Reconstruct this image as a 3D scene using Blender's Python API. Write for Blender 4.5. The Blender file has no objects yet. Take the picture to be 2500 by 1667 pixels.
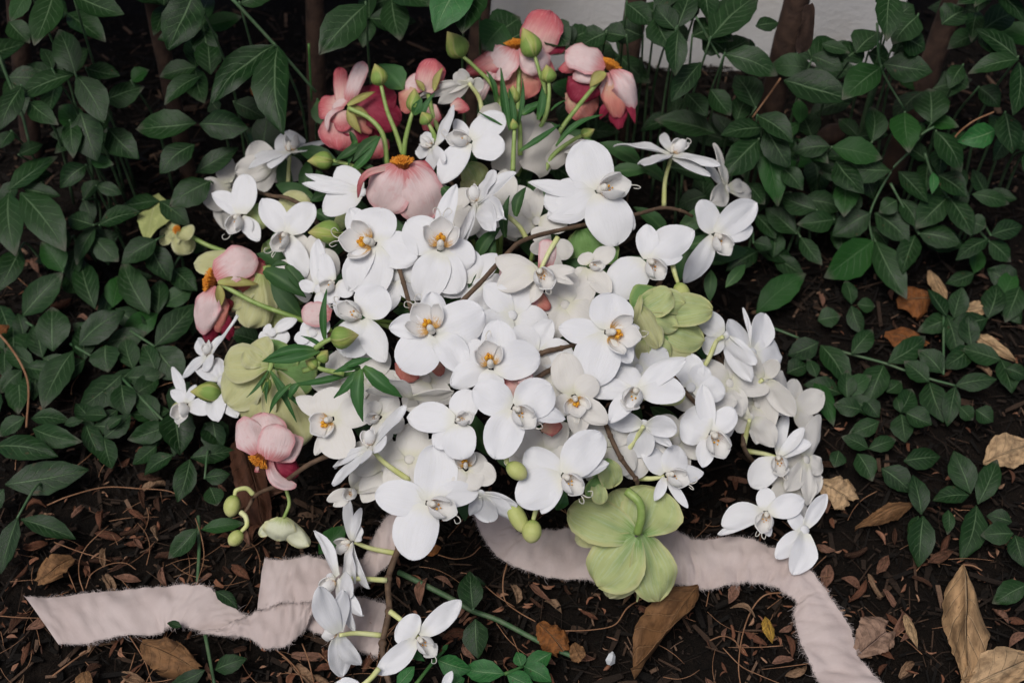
import bpy, math, random
import numpy as np
from mathutils import Vector, noise as mnoise

random.seed(11)
rng = np.random.default_rng(5)
SC = bpy.context.scene
COL = SC.collection

# ---------------------------------------------------------------- camera
PITCH = math.radians(50.0)
LOOK = np.array([0.0, 0.0, 0.10])
DIST = 1.25
FPX = 50.0 / 36.0 * 2500.0
CW = LOOK + DIST * np.array([0.0, -math.cos(PITCH), math.sin(PITCH)])
FW = np.array([0.0, math.cos(PITCH), -math.sin(PITCH)])
RT = np.array([1.0, 0.0, 0.0])
UP = np.array([0.0, math.sin(PITCH), math.cos(PITCH)])
cam_d = bpy.data.cameras.new('camera')
cam = bpy.data.objects.new('camera', cam_d)
COL.objects.link(cam)
cam.location = CW
cam.rotation_euler = (math.pi / 2 - PITCH, 0, 0)
cam_d.lens = 50.0
cam_d.sensor_width = 36.0
cam_d.clip_start = 0.02
cam_d.clip_end = 200.0
cam_d.dof.use_dof = True
cam_d.dof.focus_distance = 1.13
cam_d.dof.aperture_fstop = 7.0
SC.camera = cam

# ---------------------------------------------------------------- light
SUN_TO = np.array([-0.24, -0.34, 0.91]); SUN_TO /= np.linalg.norm(SUN_TO)
world = bpy.data.worlds.new('World'); SC.world = world
world.use_nodes = True
nt = world.node_tree
sky = nt.nodes.new('ShaderNodeTexSky')
sky.sky_type = 'NISHITA'
sky.sun_disc = False
sky.sun_elevation = math.asin(SUN_TO[2])
sky.sun_rotation = math.atan2(SUN_TO[0], SUN_TO[1])
sky.air_density = 0.55
sky.dust_density = 4.0
sky.ozone_density = 0.6
bg = nt.nodes['Background']
nt.links.new(sky.outputs[0], bg.inputs[0])
bg.inputs[1].default_value = 0.085
sun_d = bpy.data.lights.new('sun', 'SUN')
sun_d.energy = 1.6
sun_d.angle = math.radians(24)
sun_d.color = (1.0, 0.985, 0.965)
sun = bpy.data.objects.new('sun', sun_d)
COL.objects.link(sun)
sun.rotation_euler = Vector(SUN_TO).to_track_quat('Z', 'Y').to_euler()
SC.view_settings.view_transform = 'Standard'
SC.view_settings.look = 'None'
SC.view_settings.gamma = 1.0
SC.view_settings.exposure = 0.10

# ---------------------------------------------------------------- pixel helpers (photo pixels, 2500 x 1667)
def ray(px, py):
    return FW + RT * ((px - 1250.0) / FPX) + UP * ((833.5 - py) / FPX)
def at_depth(px, py, d):
    return CW + ray(px, py) * d
def depth_z(px, py, z):
    r = ray(px, py)
    return (CW[2] - z) / (-r[2])
def at_z(px, py, z):
    return at_depth(px, py, depth_z(px, py, z))
def nrm(v):
    v = np.asarray(v, float)
    return v / (np.linalg.norm(v) + 1e-12)
def camvec(n):
    return nrm(RT * n[0] + UP * n[1] - FW * n[2])
def smooth(a, b, x):
    t = min(1.0, max(0.0, (x - a) / (b - a)))
    return t * t * (3 - 2 * t)

def z_bouquet(px, py):
    r = ((px - 1200) / 820.0) ** 2 + ((py - 700) / 720.0) ** 2
    z = 0.035 + 0.155 * max(0.0, 1 - r) ** 0.7
    z += 0.10 * smooth(520, 60, py) * smooth(720, 300, abs(px - 1180))
    return z
def z_hedge(px, py):
    if px < 1250:
        return 0.025 + 0.25 * max(0.0, (760 - py) / 760.0) ** 1.25
    return 0.022 + 0.25 * max(0.0, (700 - py) / 700.0) ** 1.25

# crops of the photograph used when measuring: name -> (x0, y0, scale)
CROP = {'Q1': (0, 0, 2.8), 'Q2': (0, 500, 2.8), 'Q3': (1600, 0, 2.6133), 'Q4': (1700, 500, 2.8),
        'A': (400, 250, 3.92), 'B': (700, 0, 3.92), 'C': (1000, 0, 3.92), 'D': (1300, 250, 3.92),
        'E': (800, 350, 3.92), 'F': (380, 550, 3.92), 'G': (800, 650, 3.92), 'H': (1300, 600, 3.92),
        'I': (380, 850, 3.92), 'J': (800, 950, 3.92), 'L': (1250, 950, 3.92), 'K': (1500, 750, 3.92),
        'M': (0, 1267, 3.92), 'N': (600, 1267, 3.92), 'O': (1200, 1200, 3.92), 'P': (1700, 1100, 2.765),
        'S': (0, 900, 4.704), 'T': (900, 1400, 4.704)}
def cp(k, x, y):
    c = CROP[k]
    return c[0] + x / c[2], c[1] + y / c[2]

# ---------------------------------------------------------------- geometry helpers
PROF = {
    'petal': ([0, .06, .15, .28, .42, .56, .70, .83, .93, .98, 1], [.34, .50, .74, .92, 1, .99, .91, .75, .52, .28, .05]),
    'sepal': ([0, .1, .25, .42, .56, .72, .86, .95, 1], [.36, .58, .84, .98, 1, .88, .62, .34, .04]),
    'leaf': ([0, .06, .16, .3, .44, .58, .72, .86, .95, 1], [.05, .22, .58, .9, 1, .95, .76, .43, .18, .02]),
    'round': ([0, .08, .2, .4, .6, .8, .92, 1], [.3, .62, .88, 1, .98, .8, .5, .05]),
    'hround': ([0, .08, .2, .38, .55, .7, .83, .93, .98, 1], [.30, .50, .76, .96, 1, .96, .82, .58, .34, .06]),
    'disc': ([0, .08, .2, .4, .58, .74, .87, .95, 1], [.42, .64, .86, .99, 1, .94, .76, .5, .08]),
    'wide': ([0, .1, .25, .45, .65, .85, 1], [.22, .42, .66, .86, .97, 1, .93]),
    'fan': ([0, .15, .35, .6, .8, .92, 1], [.18, .35, .6, .88, 1, .95, .75]),
    'lance': ([0, .1, .3, .5, .75, .9, 1], [.3, .6, .95, 1, .62, .28, .02]),
    'strap': ([0, .1, .5, .85, .95, 1], [.5, .8, 1, .95, .65, .1]),
    'lip': ([0, .2, .4, .62, .78, .9, 1], [.45, .42, .62, 1, .85, .45, .12]),
}
def blade(C, T, w, N, prof='petal', bend=.05, cup=.1, vee=0., curl=0., sway=0., ruf=0., rufn=3., twist=0.,
          nu=12, nv=8, thick=.0006, ser=0., notch=0., fold=0., und=.012, fan=0., rag=0., asym=0., wav=0., fine=0., split=True):
    """leaf- or petal-shaped shell from C to T, real thickness; returns verts, faces, uvs per vertex"""
    C = np.asarray(C, float); T = np.asarray(T, float)
    a = T - C; L = np.linalg.norm(a); ah = a / (L + 1e-9)
    n = N - np.dot(N, ah) * ah
    if np.linalg.norm(n) < .05:
        n = UP - np.dot(UP, ah) * ah
    n = nrm(n); s = np.cross(n, ah)
    xs, ys = PROF[prof]
    V = []; UV = []
    ph = random.random() * 6.28; sd = random.random() * 90
    for i in range(nu + 1):
        t = .5 - .5 * math.cos(math.pi * i / nu)
        if fan: t = math.sin(.5 * math.pi * i / nu)
        hw = .5 * w * float(np.interp(t, xs, ys))
        if ser and 0 < i < nu:
            hw *= 1 + ser * (1 if i % 2 else -1)
        tw = twist * t
        sn = math.cos(tw) * s + math.sin(tw) * n
        nn = -math.sin(tw) * s + math.cos(tw) * n
        c = C + a * t + n * (bend * L * 4 * t * (1 - t) - curl * L * t ** 3) + s * (sway * L * math.sin(math.pi * t))
        for j in range(nv + 1):
            v = -1 + 2.0 * j / nv
            av = abs(v)
            off = -cup * hw * v * v - vee * hw * av + fold * hw * v * (1 - av) * 2
            off += ruf * w * math.sin(rufn * t * 6.28 + ph + 1.3 * v) * v * v
            lon = -notch * L * smooth(.75, 1, t) * (1 - min(1, av * 3)) * .5
            off += und * L * mnoise.noise(Vector((t * 2.6 + sd, v * 1.5, sd))) * min(1., t * 3)
            if fan:
                lon -= L * t * t * fan * (1 - math.sqrt(1 - .96 * v * v)) / .8
                lon += rag * L * t ** 4 * (mnoise.noise(Vector((v * 2.2, sd, 1.))) + .6 * mnoise.noise(Vector((v * 7., sd, 5.))))
            if fine: off += fine * L * mnoise.noise(Vector((t * 9 + sd, v * 5, sd + 7.)))
            hv = hw
            if wav: hv = hw * (1 + wav * (mnoise.noise(Vector((t * 5., 1. if v > 0 else 9., sd))) + .6 * mnoise.noise(Vector((t * 15., 1. if v > 0 else 9., sd)))) * av)
            V.append(c + sn * (v * hv * (1 + asym * v)) + nn * off + ah * lon)
            UV.append((t, .5 + .5 * v))
    V = np.array(V)
    return shell(V, UV, nu, nv, thick, split)
def shell(V, UV, nu, nv, thick, split=True):
    G = V.reshape(nu + 1, nv + 1, 3)
    du = np.gradient(G, axis=0); dv = np.gradient(G, axis=1)
    nn = np.cross(du, dv)
    nn /= (np.linalg.norm(nn, axis=2, keepdims=True) + 1e-12)
    top = (G + nn * thick * .5).reshape(-1, 3)
    bot = (G - nn * thick * .5).reshape(-1, 3)
    m = len(top); F = []
    W = nv + 1
    for i in range(nu):
        for j in range(nv):
            q = (i * W + j, (i + 1) * W + j, (i + 1) * W + j + 1, i * W + j + 1)
            F.append(q); F.append((q[3] + m, q[2] + m, q[1] + m, q[0] + m))
    loop = [i * W for i in range(nu)] + [nu * W + j for j in range(nv)] + [i * W + nv for i in range(nu, 0, -1)] + [j for j in range(nv, 0, -1)]
    n = len(loop)
    if split:      # the cut edge has its own vertices, so the faces keep crisp thin edges
        k = 2 * m
        V2 = np.vstack([top, bot, top[loop], bot[loop]])
        UV2 = UV + UV + [UV[q] for q in loop] * 2
        for i in range(n):
            i2 = (i + 1) % n
            F.append((k + i2, k + i, k + n + i, k + n + i2))
        return V2, F, UV2
    for i in range(n):
        a_, b_ = loop[i], loop[(i + 1) % n]
        F.append((b_, a_, a_ + m, b_ + m))
    return np.vstack([top, bot]), F, UV + UV
def catmull(P, k=6):
    P = [np.asarray(p, float) for p in P]
    if len(P) < 3:
        return [P[0] + (P[-1] - P[0]) * (i / float(k)) for i in range(k + 1)]
    Q = [2 * P[0] - P[1]] + P + [2 * P[-1] - P[-2]]
    out = []
    for i in range(1, len(Q) - 2):
        p0, p1, p2, p3 = Q[i - 1], Q[i], Q[i + 1], Q[i + 2]
        for j in range(k):
            t = j / float(k)
            out.append(.5 * ((2 * p1) + (-p0 + p2) * t + (2 * p0 - 5 * p1 + 4 * p2 - p3) * t * t + (-p0 + 3 * p1 - 3 * p2 + p3) * t ** 3))
    out.append(P[-1])
    return out
def tube(P, r0, r1=None, n=6, k=5, wob=0.):
    P = catmull(P, k); r1 = r0 if r1 is None else r1
    V = []; F = []; UV = []
    m = len(P); ref = np.array([.3, .2, .9])
    for i, p in enumerate(P):
        d = nrm(P[min(i + 1, m - 1)] - P[max(i - 1, 0)])
        if abs(np.dot(d, ref)) > .9:
            ref = np.array([.9, .3, -.2])
        x = nrm(np.cross(d, ref)); y = np.cross(d, x)
        t = i / float(m - 1)
        r = (r0 + (r1 - r0) * t) * (1 + wob * math.sin(i * 1.7) + wob * (random.random() - .5))
        for j in range(n):
            an = 6.28318 * j / n
            V.append(p + (x * math.cos(an) + y * math.sin(an)) * r); UV.append((t, j / float(n)))
    for i in range(m - 1):
        for j in range(n):
            F.append((i * n + j, i * n + (j + 1) % n, (i + 1) * n + (j + 1) % n, (i + 1) * n + j))
    V.append(P[0]); UV.append((0, 0)); V.append(P[-1]); UV.append((1, 0))
    for j in range(n):
        F.append((m * n, (j + 1) % n, j)); F.append((m * n + 1, (m - 1) * n + j, (m - 1) * n + (j + 1) % n))
    return np.array(V), F, UV
def lathe(B, T, rad, prof, n=12, m=12, lobes=0, lob=0., twist=0., bow=0., a0=0., a1=6.28318, scale=1.):
    """revolved bud or knob from B to T; partial angle gives a hugging sepal shell"""
    B = np.asarray(B, float); T = np.asarray(T, float)
    ax = T - B; L = np.linalg.norm(ax); d = ax / L
    x = nrm(np.cross(d, [.21, .37, .9])); y = np.cross(d, x)
    xs, ys = prof
    V = []; F = []; UV = []
    full = a1 - a0 > 6.2
    nn = n if full else n + 1
    for i in range(m + 1):
        t = .5 - .5 * math.cos(math.pi * i / m)
        r = rad * float(np.interp(t, xs, ys)) * scale
        c = B + ax * t + x * (bow * L * math.sin(math.pi * t))
        for j in range(nn):
            if full:
                an = 6.28318 * j / n
            else:
                mid = .5 * (a0 + a1); hw = .5 * (a1 - a0) * (1 - t ** 2.5 * .97)
                an = mid + hw * (2.0 * j / n - 1)
            rr = r * (1 + lob * math.cos(lobes * an)) + 1e-5
            an2 = an + twist * t
            V.append(c + (x * math.cos(an2) + y * math.sin(an2)) * rr); UV.append((t, j / float(n)))
    for i in range(m):
        for j in range(n):
            j2 = (j + 1) % nn if full else j + 1
            F.append((i * nn + j, i * nn + j2, (i + 1) * nn + j2, (i + 1) * nn + j))
    return np.array(V), F, UV
BUDP = ([0, .08, .22, .4, .6, .8, .94, 1], [.25, .62, .92, 1, .82, .48, .16, .03])
OVO = ([0, .06, .2, .45, .7, .88, .96, 1], [.1, .45, .8, 1, .92, .62, .36, .02])
def blob(c, ax, rad, ln, n=10, m=8):
    ax = nrm(ax)
    return lathe(np.asarray(c) - ax * ln * .5, np.asarray(c) + ax * ln * .5, rad, ([0, .05, .2, .5, .8, .95, 1], [.02, .44, .8, 1, .8, .44, .02]), n, m)
def merge(parts):
    V = []; F = []; UV = []; o = 0
    for v, f, u in parts:
        V.append(v); F += [tuple(i + o for i in q) for q in f]; UV += list(u); o += len(v)
    return np.vstack(V), F, UV

# ---------------------------------------------------------------- object helpers
def mesh_obj(name, geo, mat, origin, smooth_=True):
    V, F, UV = geo
    me = bpy.data.meshes.new(name)
    me.from_pydata((np.asarray(V) - origin).tolist(), [], [list(q) for q in F])
    uvl = me.uv_layers.new(name='UVMap')
    idx = np.empty(len(me.loops), dtype=np.int32); me.loops.foreach_get('vertex_index', idx)
    uvl.data.foreach_set('uv', np.asarray(UV, dtype=np.float32)[idx].ravel())
    if smooth_:
        me.polygons.foreach_set('use_smooth', [True] * len(me.polygons))
    me.materials.append(mat)
    me.update()
    o = bpy.data.objects.new(name, me)
    COL.objects.link(o)
    return o
def tag(o, label=None, cat=None, group=None, kind=None):
    if label: o['label'] = label
    if cat: o['category'] = cat
    if group: o['group'] = group
    if kind: o['kind'] = kind
    return o
class Thing:
    def __init__(self, name, origin, label, cat, group=None):
        self.o = bpy.data.objects.new(name, None)
        self.o.empty_display_size = .01
        COL.objects.link(self.o)
        self.origin = np.asarray(origin, float)
        self.o.location = self.origin
        tag(self.o, label, cat, group)
    def part(self, name, geo, mat, parent=None, label=None, kind=None, smooth_=True):
        p = mesh_obj(name, geo, mat, self.origin, smooth_)
        p.parent = parent if parent is not None else self.o
        tag(p, label, None, None, kind)
        return p
def single(name, geo, mat, label, cat, group=None, kind=None, origin=None, smooth_=True):
    og = np.asarray(geo[0]).mean(axis=0) if origin is None else np.asarray(origin, float)
    o = mesh_obj(name, geo, mat, og, smooth_)
    o.location = og
    return tag(o, label, cat, group, kind)

# ---------------------------------------------------------------- materials
class NT:
    def __init__(self, name):
        self.m = bpy.data.materials.new(name); self.m.use_nodes = True
        self.t = self.m.node_tree
        self.p = self.t.nodes['Principled BSDF']; self.out = self.t.nodes['Material Output']
    def n(self, typ, **kw):
        nd = self.t.nodes.new(typ)
        for k, v in kw.items():
            setattr(nd, k, v)
        return nd
    def l(self, a, b):
        self.t.links.new(a, b)
    def val(self, op, a, b=None, c=None, clamp=False):
        nd = self.n('ShaderNodeMath', operation=op, use_clamp=clamp)
        for i, x in enumerate((a, b, c)):
            if x is None: continue
            if isinstance(x, (int, float)): nd.inputs[i].default_value = x
            else: self.l(x, nd.inputs[i])
        return nd.outputs[0]
    def mix(self, fac, a, b, mode='MIX'):
        nd = self.n('ShaderNodeMix', data_type='RGBA', blend_type=mode)
        for i, x in ((0, fac), (6, a), (7, b)):
            if isinstance(x, (int, float)): nd.inputs[i].default_value = x
            elif isinstance(x, tuple): nd.inputs[i].default_value = (*x, 1)
            else: self.l(x, nd.inputs[i])
        return nd.outputs[2]
    def ramp(self, fac, stops):
        nd = self.n('ShaderNodeValToRGB')
        e = nd.color_ramp.elements
        while len(e) < len(stops): e.new(.5)
        for q, (p_, c) in zip(e, stops):
            q.position = p_; q.color = (*c, 1) if len(c) == 3 else c
        self.l(fac, nd.inputs[0])
        return nd.outputs[0]
    def sstep(self, x, a, b):
        nd = self.n('ShaderNodeMapRange', interpolation_type='SMOOTHSTEP')
        self.l(x, nd.inputs[0]); nd.inputs[1].default_value = a; nd.inputs[2].default_value = b
        return nd.outputs[0]
    def noise(self, scale, vec=None, detail=3, rough=.55):
        nd = self.n('ShaderNodeTexNoise'); nd.inputs['Scale'].default_value = scale
        nd.inputs['Detail'].default_value = detail; nd.inputs['Roughness'].default_value = rough
        if vec is not None: self.l(vec, nd.inputs['Vector'])
        return nd.outputs['Fac']
    def bump(self, h, strength=.3, dist=.001):
        nd = self.n('ShaderNodeBump'); nd.inputs['Strength'].default_value = strength
        nd.inputs['Distance'].default_value = dist
        self.l(h, nd.inputs['Height']); return nd.outputs[0]
    def uv(self):
        tc = self.n('ShaderNodeTexCoord'); sp = self.n('ShaderNodeSeparateXYZ')
        self.l(tc.outputs['UV'], sp.inputs[0])
        self.tc = tc
        return sp.outputs[0], sp.outputs[1]
    def rand(self):
        return self.n('ShaderNodeObjectInfo').outputs['Random']
    def finish(self, col, rough=.5, nor=None, transl=0., tcol=None, spec=.4, coat=0., sss=0.):
        if isinstance(col, tuple): self.p.inputs['Base Color'].default_value = (*col, 1)
        else: self.l(col, self.p.inputs['Base Color'])
        if isinstance(rough, (int, float)): self.p.inputs['Roughness'].default_value = rough
        else: self.l(rough, self.p.inputs['Roughness'])
        self.p.inputs['Specular IOR Level'].default_value = spec
        if coat: self.p.inputs['Coat Weight'].default_value = coat
        if nor is not None: self.l(nor, self.p.inputs['Normal'])
        if transl:
            tr = self.n('ShaderNodeBsdfTranslucent'); mx = self.n('ShaderNodeMixShader')
            mx.inputs[0].default_value = transl
            c = tcol if tcol is not None else col
            if isinstance(c, tuple): tr.inputs[0].default_value = (*c, 1)
            else: self.l(c, tr.inputs[0])
            if nor is not None: self.l(nor, tr.inputs['Normal'])
            self.l(self.p.outputs[0], mx.inputs[1]); self.l(tr.outputs[0], mx.inputs[2])
            self.l(mx.outputs[0], self.out.inputs['Surface'])
        return self.m

def stretched(m, u, v, su, sv):
    """vector (u*su, v*sv, random*40) for streaks along a petal"""
    c = m.n('ShaderNodeCombineXYZ')
    m.l(m.val('MULTIPLY', u, su), c.inputs[0]); m.l(m.val('MULTIPLY', v, sv), c.inputs[1])
    m.l(m.val('MULTIPLY', m.rand(), 40.), c.inputs[2])
    return c.outputs[0]

def mat_petal(name, body, base, tip=None, transl=.22, edge=None, streak=.12, streak_col=(.6, .6, .5), rough=.5, bump=.25, mid=None, basew=.28):
    m = NT(name); u, v = m.uv()
    av = m.val('ABSOLUTE', m.val('MULTIPLY_ADD', v, 2., -1.))
    st = m.noise(1.0, stretched(m, u, v, 2.2, 26.), 4, .6)
    col = m.mix(m.sstep(m.val('ADD', u, m.val('MULTIPLY', m.val('SUBTRACT', st, .5), basew * .8)), basew, basew * .1), body, base)
    if tip is not None:
        col = m.mix(m.sstep(u, .55, 1.), col, tip)
    if edge is not None:
        e = m.val('MAXIMUM', m.sstep(av, .72, 1.), m.sstep(u, .86, 1.))
        col = m.mix(m.val('MULTIPLY', e, .8), col, edge)
    if mid is not None:
        col = m.mix(m.val('MULTIPLY', m.sstep(av, .25, 0.), m.sstep(u, .9, .1)), col, mid)
    col = m.mix(m.val('MULTIPLY', m.sstep(st, .45, .75), streak), col, streak_col)
    blot = m.noise(3.0, stretched(m, u, v, 3., 3.), 2)
    col = m.mix(m.val('MULTIPLY', m.sstep(blot, .5, .8), .25), col, base)
    br = m.noise(1.0, stretched(m, u, v, 6., 6.), 4, .7)
    col = m.mix(m.val('MULTIPLY', m.sstep(br, .70, .80), .45), col, m.mix(.6, col, (.42, .27, .12)))
    h = m.val('ADD', st, m.val('MULTIPLY', m.noise(420., None, 2), .35))
    return m.finish(col, rough, m.bump(h, bump, .0006), transl, spec=.35)

M = {}
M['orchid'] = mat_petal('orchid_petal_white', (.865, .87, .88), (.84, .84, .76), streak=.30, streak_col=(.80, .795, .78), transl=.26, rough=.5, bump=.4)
M['ivory'] = mat_petal('orchid_petal_shade_tint', (.83, .81, .765), (.79, .78, .64), streak=.35, streak_col=(.74, .70, .62), transl=.30, rough=.5, bump=.4)  # darker cream copy of the white petal, with shade put into its colour
M['pale'] = mat_petal('ranunculus_pale_pink', (.865, .685, .665), (.70, .24, .24), edge=(.76, .33, .35), basew=.38, streak=.6, streak_col=(.91, .76, .76), transl=.28, bump=.9)
M['rose'] = mat_petal('ranunculus_rose', (.66, .135, .155), (.86, .60, .53), edge=(.45, .04, .08), basew=.85, streak=.6, streak_col=(.82, .46, .47), transl=.26, bump=.9)
M['coral'] = mat_petal('ranunculus_coral', (.66, .23, .18), (.78, .52, .36), edge=(.45, .08, .10), basew=.7, streak=.5, streak_col=(.78, .44, .37), transl=.26, bump=.9)
M['crimson'] = mat_petal('ranunculus_crimson', (.28, .014, .045), (.50, .10, .14), edge=(.17, .008, .024), basew=.45, streak=.5, streak_col=(.46, .065, .11), transl=.2, bump=.9)
M['hell'] = mat_petal('hellebore_green', (.61, .68, .31), (.29, .48, .14), edge=(.73, .71, .36), streak=.7, streak_col=(.68, .77, .52), transl=.40, bump=.8, mid=(.42, .57, .24))
M['hellpale'] = mat_petal('hellebore_pale', (.70, .70, .36), (.50, .57, .20), edge=(.72, .71, .46), streak=.6, streak_col=(.75, .77, .54), transl=.36, bump=1.)
M['helldark'] = mat_petal('hellebore_deep_green', (.23, .42, .13), (.11, .25, .055), edge=(.46, .57, .21), streak=.6, streak_col=(.32, .46, .2), transl=.32, bump=1.)
M['hellwhite'] = mat_petal('hellebore_cream', (.76, .78, .58), (.48, .55, .22), edge=(.70, .68, .36), streak=.3, streak_col=(.82, .82, .70), transl=.28, bump=.4)
M['sepal'] = mat_petal('sepal_olive', (.36, .33, .10), (.42, .44, .13), edge=(.26, .18, .07), streak=.4, streak_col=(.48, .46, .2), transl=.1, bump=.5)
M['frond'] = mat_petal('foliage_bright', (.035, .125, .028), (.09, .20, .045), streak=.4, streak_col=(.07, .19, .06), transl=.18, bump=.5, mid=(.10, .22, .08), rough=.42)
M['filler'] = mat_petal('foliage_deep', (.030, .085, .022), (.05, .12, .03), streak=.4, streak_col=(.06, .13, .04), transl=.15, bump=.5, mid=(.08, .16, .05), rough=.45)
M['gauze'] = mat_petal('gauze_white', (.74, .71, .66), (.74, .71, .66), streak=.2, streak_col=(.82, .8, .77), transl=.5)

def mat_lip(nm='orchid_lip_open', hi=.50, lo=.12, b0=.24, b1=.08, amt=.85):
    m = NT(nm); u, v = m.uv()
    nz = m.noise(1.0, stretched(m, u, v, 3., 11.), 2)
    yl = m.val('MULTIPLY', m.sstep(u, hi, lo), m.sstep(nz, .44, .58))
    yl = m.val('MAXIMUM', yl, m.sstep(u, b0, b1))
    col = m.mix(m.val('MULTIPLY', yl, amt), (.90, .895, .875), (.76, .45, .05))
    sp = m.noise(1.0, stretched(m, u, v, 26., 26.), 1)
    col = m.mix(m.val('MULTIPLY', m.val('MULTIPLY', m.sstep(sp, .60, .66), m.sstep(u, .45, .2)), .8), col, (.34, .06, .05))
    return m.finish(col, .45, m.bump(nz, .3, .0006), .42, spec=.4)
M['lip'] = mat_lip()
M['lipw'] = mat_lip('orchid_lip_white', .24, .04, .10, .03, .6)
def mat_callus():
    m = NT('orchid_callus'); u, v = m.uv()
    tc = m.n('ShaderNodeTexCoord')
    nz = m.noise(900., tc.outputs['Object'], 2)
    col = m.mix(m.sstep(nz, .52, .62), (.80, .42, .03), (.36, .07, .03))
    return m.finish(col, .4, m.bump(nz, .5, .0006))
M['callus'] = mat_callus()
def mat_plain(name, col, rough=.5, spec=.4, nscale=60., var=.25, col2=None, bump=.3, transl=0., bd=.001):
    m = NT(name); tc = m.n('ShaderNodeTexCoord')
    nz = m.noise(nscale, tc.outputs['Object'], 4)
    c2 = col2 if col2 is not None else tuple(c * (1 - var) for c in col)
    c = m.mix(m.sstep(nz, .35, .68), col, c2)
    return m.finish(c, rough, m.bump(nz, bump, bd), transl, spec=spec)
M['column'] = mat_plain('orchid_column', (.90, .875, .80), .45, nscale=150., var=.05, transl=.35)
M['pedicel'] = mat_plain('orchid_pedicel', (.56, .59, .22), .5, nscale=80., col2=(.66, .68, .36))
M['gstem'] = mat_plain('green_stem', (.20, .31, .07), .45, nscale=90., col2=(.33, .43, .14))
M['gstem2'] = mat_plain('vine_stem', (.05, .115, .045), .55, nscale=120., col2=(.09, .14, .07))
M['wood'] = mat_plain('orchid_stem', (.085, .052, .032), .7, nscale=160., col2=(.14, .088, .052), bump=.6)
M['bark'] = mat_plain('shrub_bark', (.034, .018, .012), .85, nscale=70., col2=(.062, .034, .022), bump=.9, bd=.003)
M['needle'] = mat_plain('dry_twig', (.22, .105, .05), .75, nscale=120., col2=(.30, .16, .085), bump=.5)
M['obud'] = mat_petal('orchid_bud', (.47, .51, .17), (.32, .42, .10), tip=(.58, .58, .25), streak=.2, streak_col=(.62, .63, .33), transl=.08)
M['bud'] = mat_petal('ranunculus_bud', (.34, .41, .09), (.20, .31, .06), tip=(.47, .42, .15), streak=.55, streak_col=(.52, .51, .20), transl=.06, bump=.7)
M['budsep'] = mat_petal('bud_sepal', (.21, .33, .065), (.15, .26, .05), tip=(.42, .34, .13), edge=(.50, .46, .18), streak=.5, streak_col=(.40, .46, .16), transl=.06, bump=.7)
def mat_stamen():
    m = NT('stamens'); u, v = m.uv()
    g = m.n('ShaderNodeNewGeometry').outputs['Random Per Island']
    col = m.mix(m.sstep(u, .35, .95), (.34, .10, .02), m.ramp(g, [(0, (.62, .20, .012)), (1, (.80, .33, .03))]))
    return m.finish(col, .55)
M['stamen'] = mat_stamen()

def mat_leaf(name, body, body2, rib, dusty=(.12, .115, .09), dust=.75, rough=.40):
    m = NT(name); u, v = m.uv()
    av = m.val('ABSOLUTE', m.val('MULTIPLY_ADD', v, 2., -1.))
    r = m.rand()
    nz = m.noise(1.0, stretched(m, u, v, 5., 5.), 4)
    fine = m.noise(1.0, stretched(m, u, v, 46., 24.), 3)
    col = m.mix(r, body, body2)
    col = m.mix(m.val('MULTIPLY', m.sstep(nz, .42, .75), .5), col, tuple(c * 1.6 for c in body2))
    # side veins: slanting waves away from the midrib
    ph = m.val('ADD', m.val('MULTIPLY', u, 46.), m.val('MULTIPLY', av, -13.))
    ph = m.val('ADD', ph, m.val('MULTIPLY', nz, 5.))
    wv = m.sstep(m.val('SINE', ph), .86, 1.)
    wv = m.val('MULTIPLY', wv, m.sstep(av, .98, .5))
    col = m.mix(m.val('MULTIPLY', wv, .40), col, rib)
    ribw = m.sstep(m.val('SUBTRACT', av, m.val('MULTIPLY', m.val('SUBTRACT', 1., u), .055)), .035, 0.)
    col = m.mix(m.val('MULTIPLY', ribw, .75), col, rib)
    # fresh growth on a few leaves, brown blotches on others
    col = m.mix(m.val('MULTIPLY', m.sstep(r, .90, .97), .6), col, tuple(c * k_ for c, k_ in zip(body2, (1.5, 2.2, 1.4))))
    bl = m.noise(1.0, stretched(m, u, v, 7., 4.5), 3)
    col = m.mix(m.val('MULTIPLY', m.val('MULTIPLY', m.sstep(bl, .66, .72), m.sstep(m.val('ABSOLUTE', m.val('SUBTRACT', r, .3)), .12, .06)), .8), col, (.075, .045, .022))
    # dusty dry tips on some leaves
    dt = m.val('MULTIPLY', m.sstep(m.val('ADD', u, m.val('MULTIPLY', nz, .25)), .95, 1.14), m.sstep(r, .45, .62))
    col = m.mix(m.val('MULTIPLY', dt, dust), col, dusty)
    sp = m.noise(1.0, stretched(m, u, v, 60., 34.), 1)
    col = m.mix(m.val('MULTIPLY', m.sstep(sp, .74, .80), .5), col, (.16, .16, .12))
    h = m.val('SUBTRACT', m.val('MULTIPLY', fine, .5), m.val('ADD', m.val('MULTIPLY', wv, .5), ribw))
    rg = m.val('MULTIPLY_ADD', nz, .25, rough - .1)
    return m.finish(col, rg, m.bump(h, .55, .0009), .12, tcol=m.mix(.5, col, (.04, .11, .015)), spec=.24)
M['leaf'] = mat_leaf('wintercreeper_leaf', (.0066, .0245, .0058), (.0140, .0430, .0105), (.10, .165, .078))
M['leafbright'] = mat_leaf('wintercreeper_leaf_fresh', (.018, .095, .022), (.030, .13, .032), (.15, .27, .12), dust=.2, rough=.4)
M['leafpale'] = mat_leaf('yellowing_leaf', (.32, .36, .13), (.38, .40, .16), (.42, .44, .2), dust=.2, rough=.55)

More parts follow.
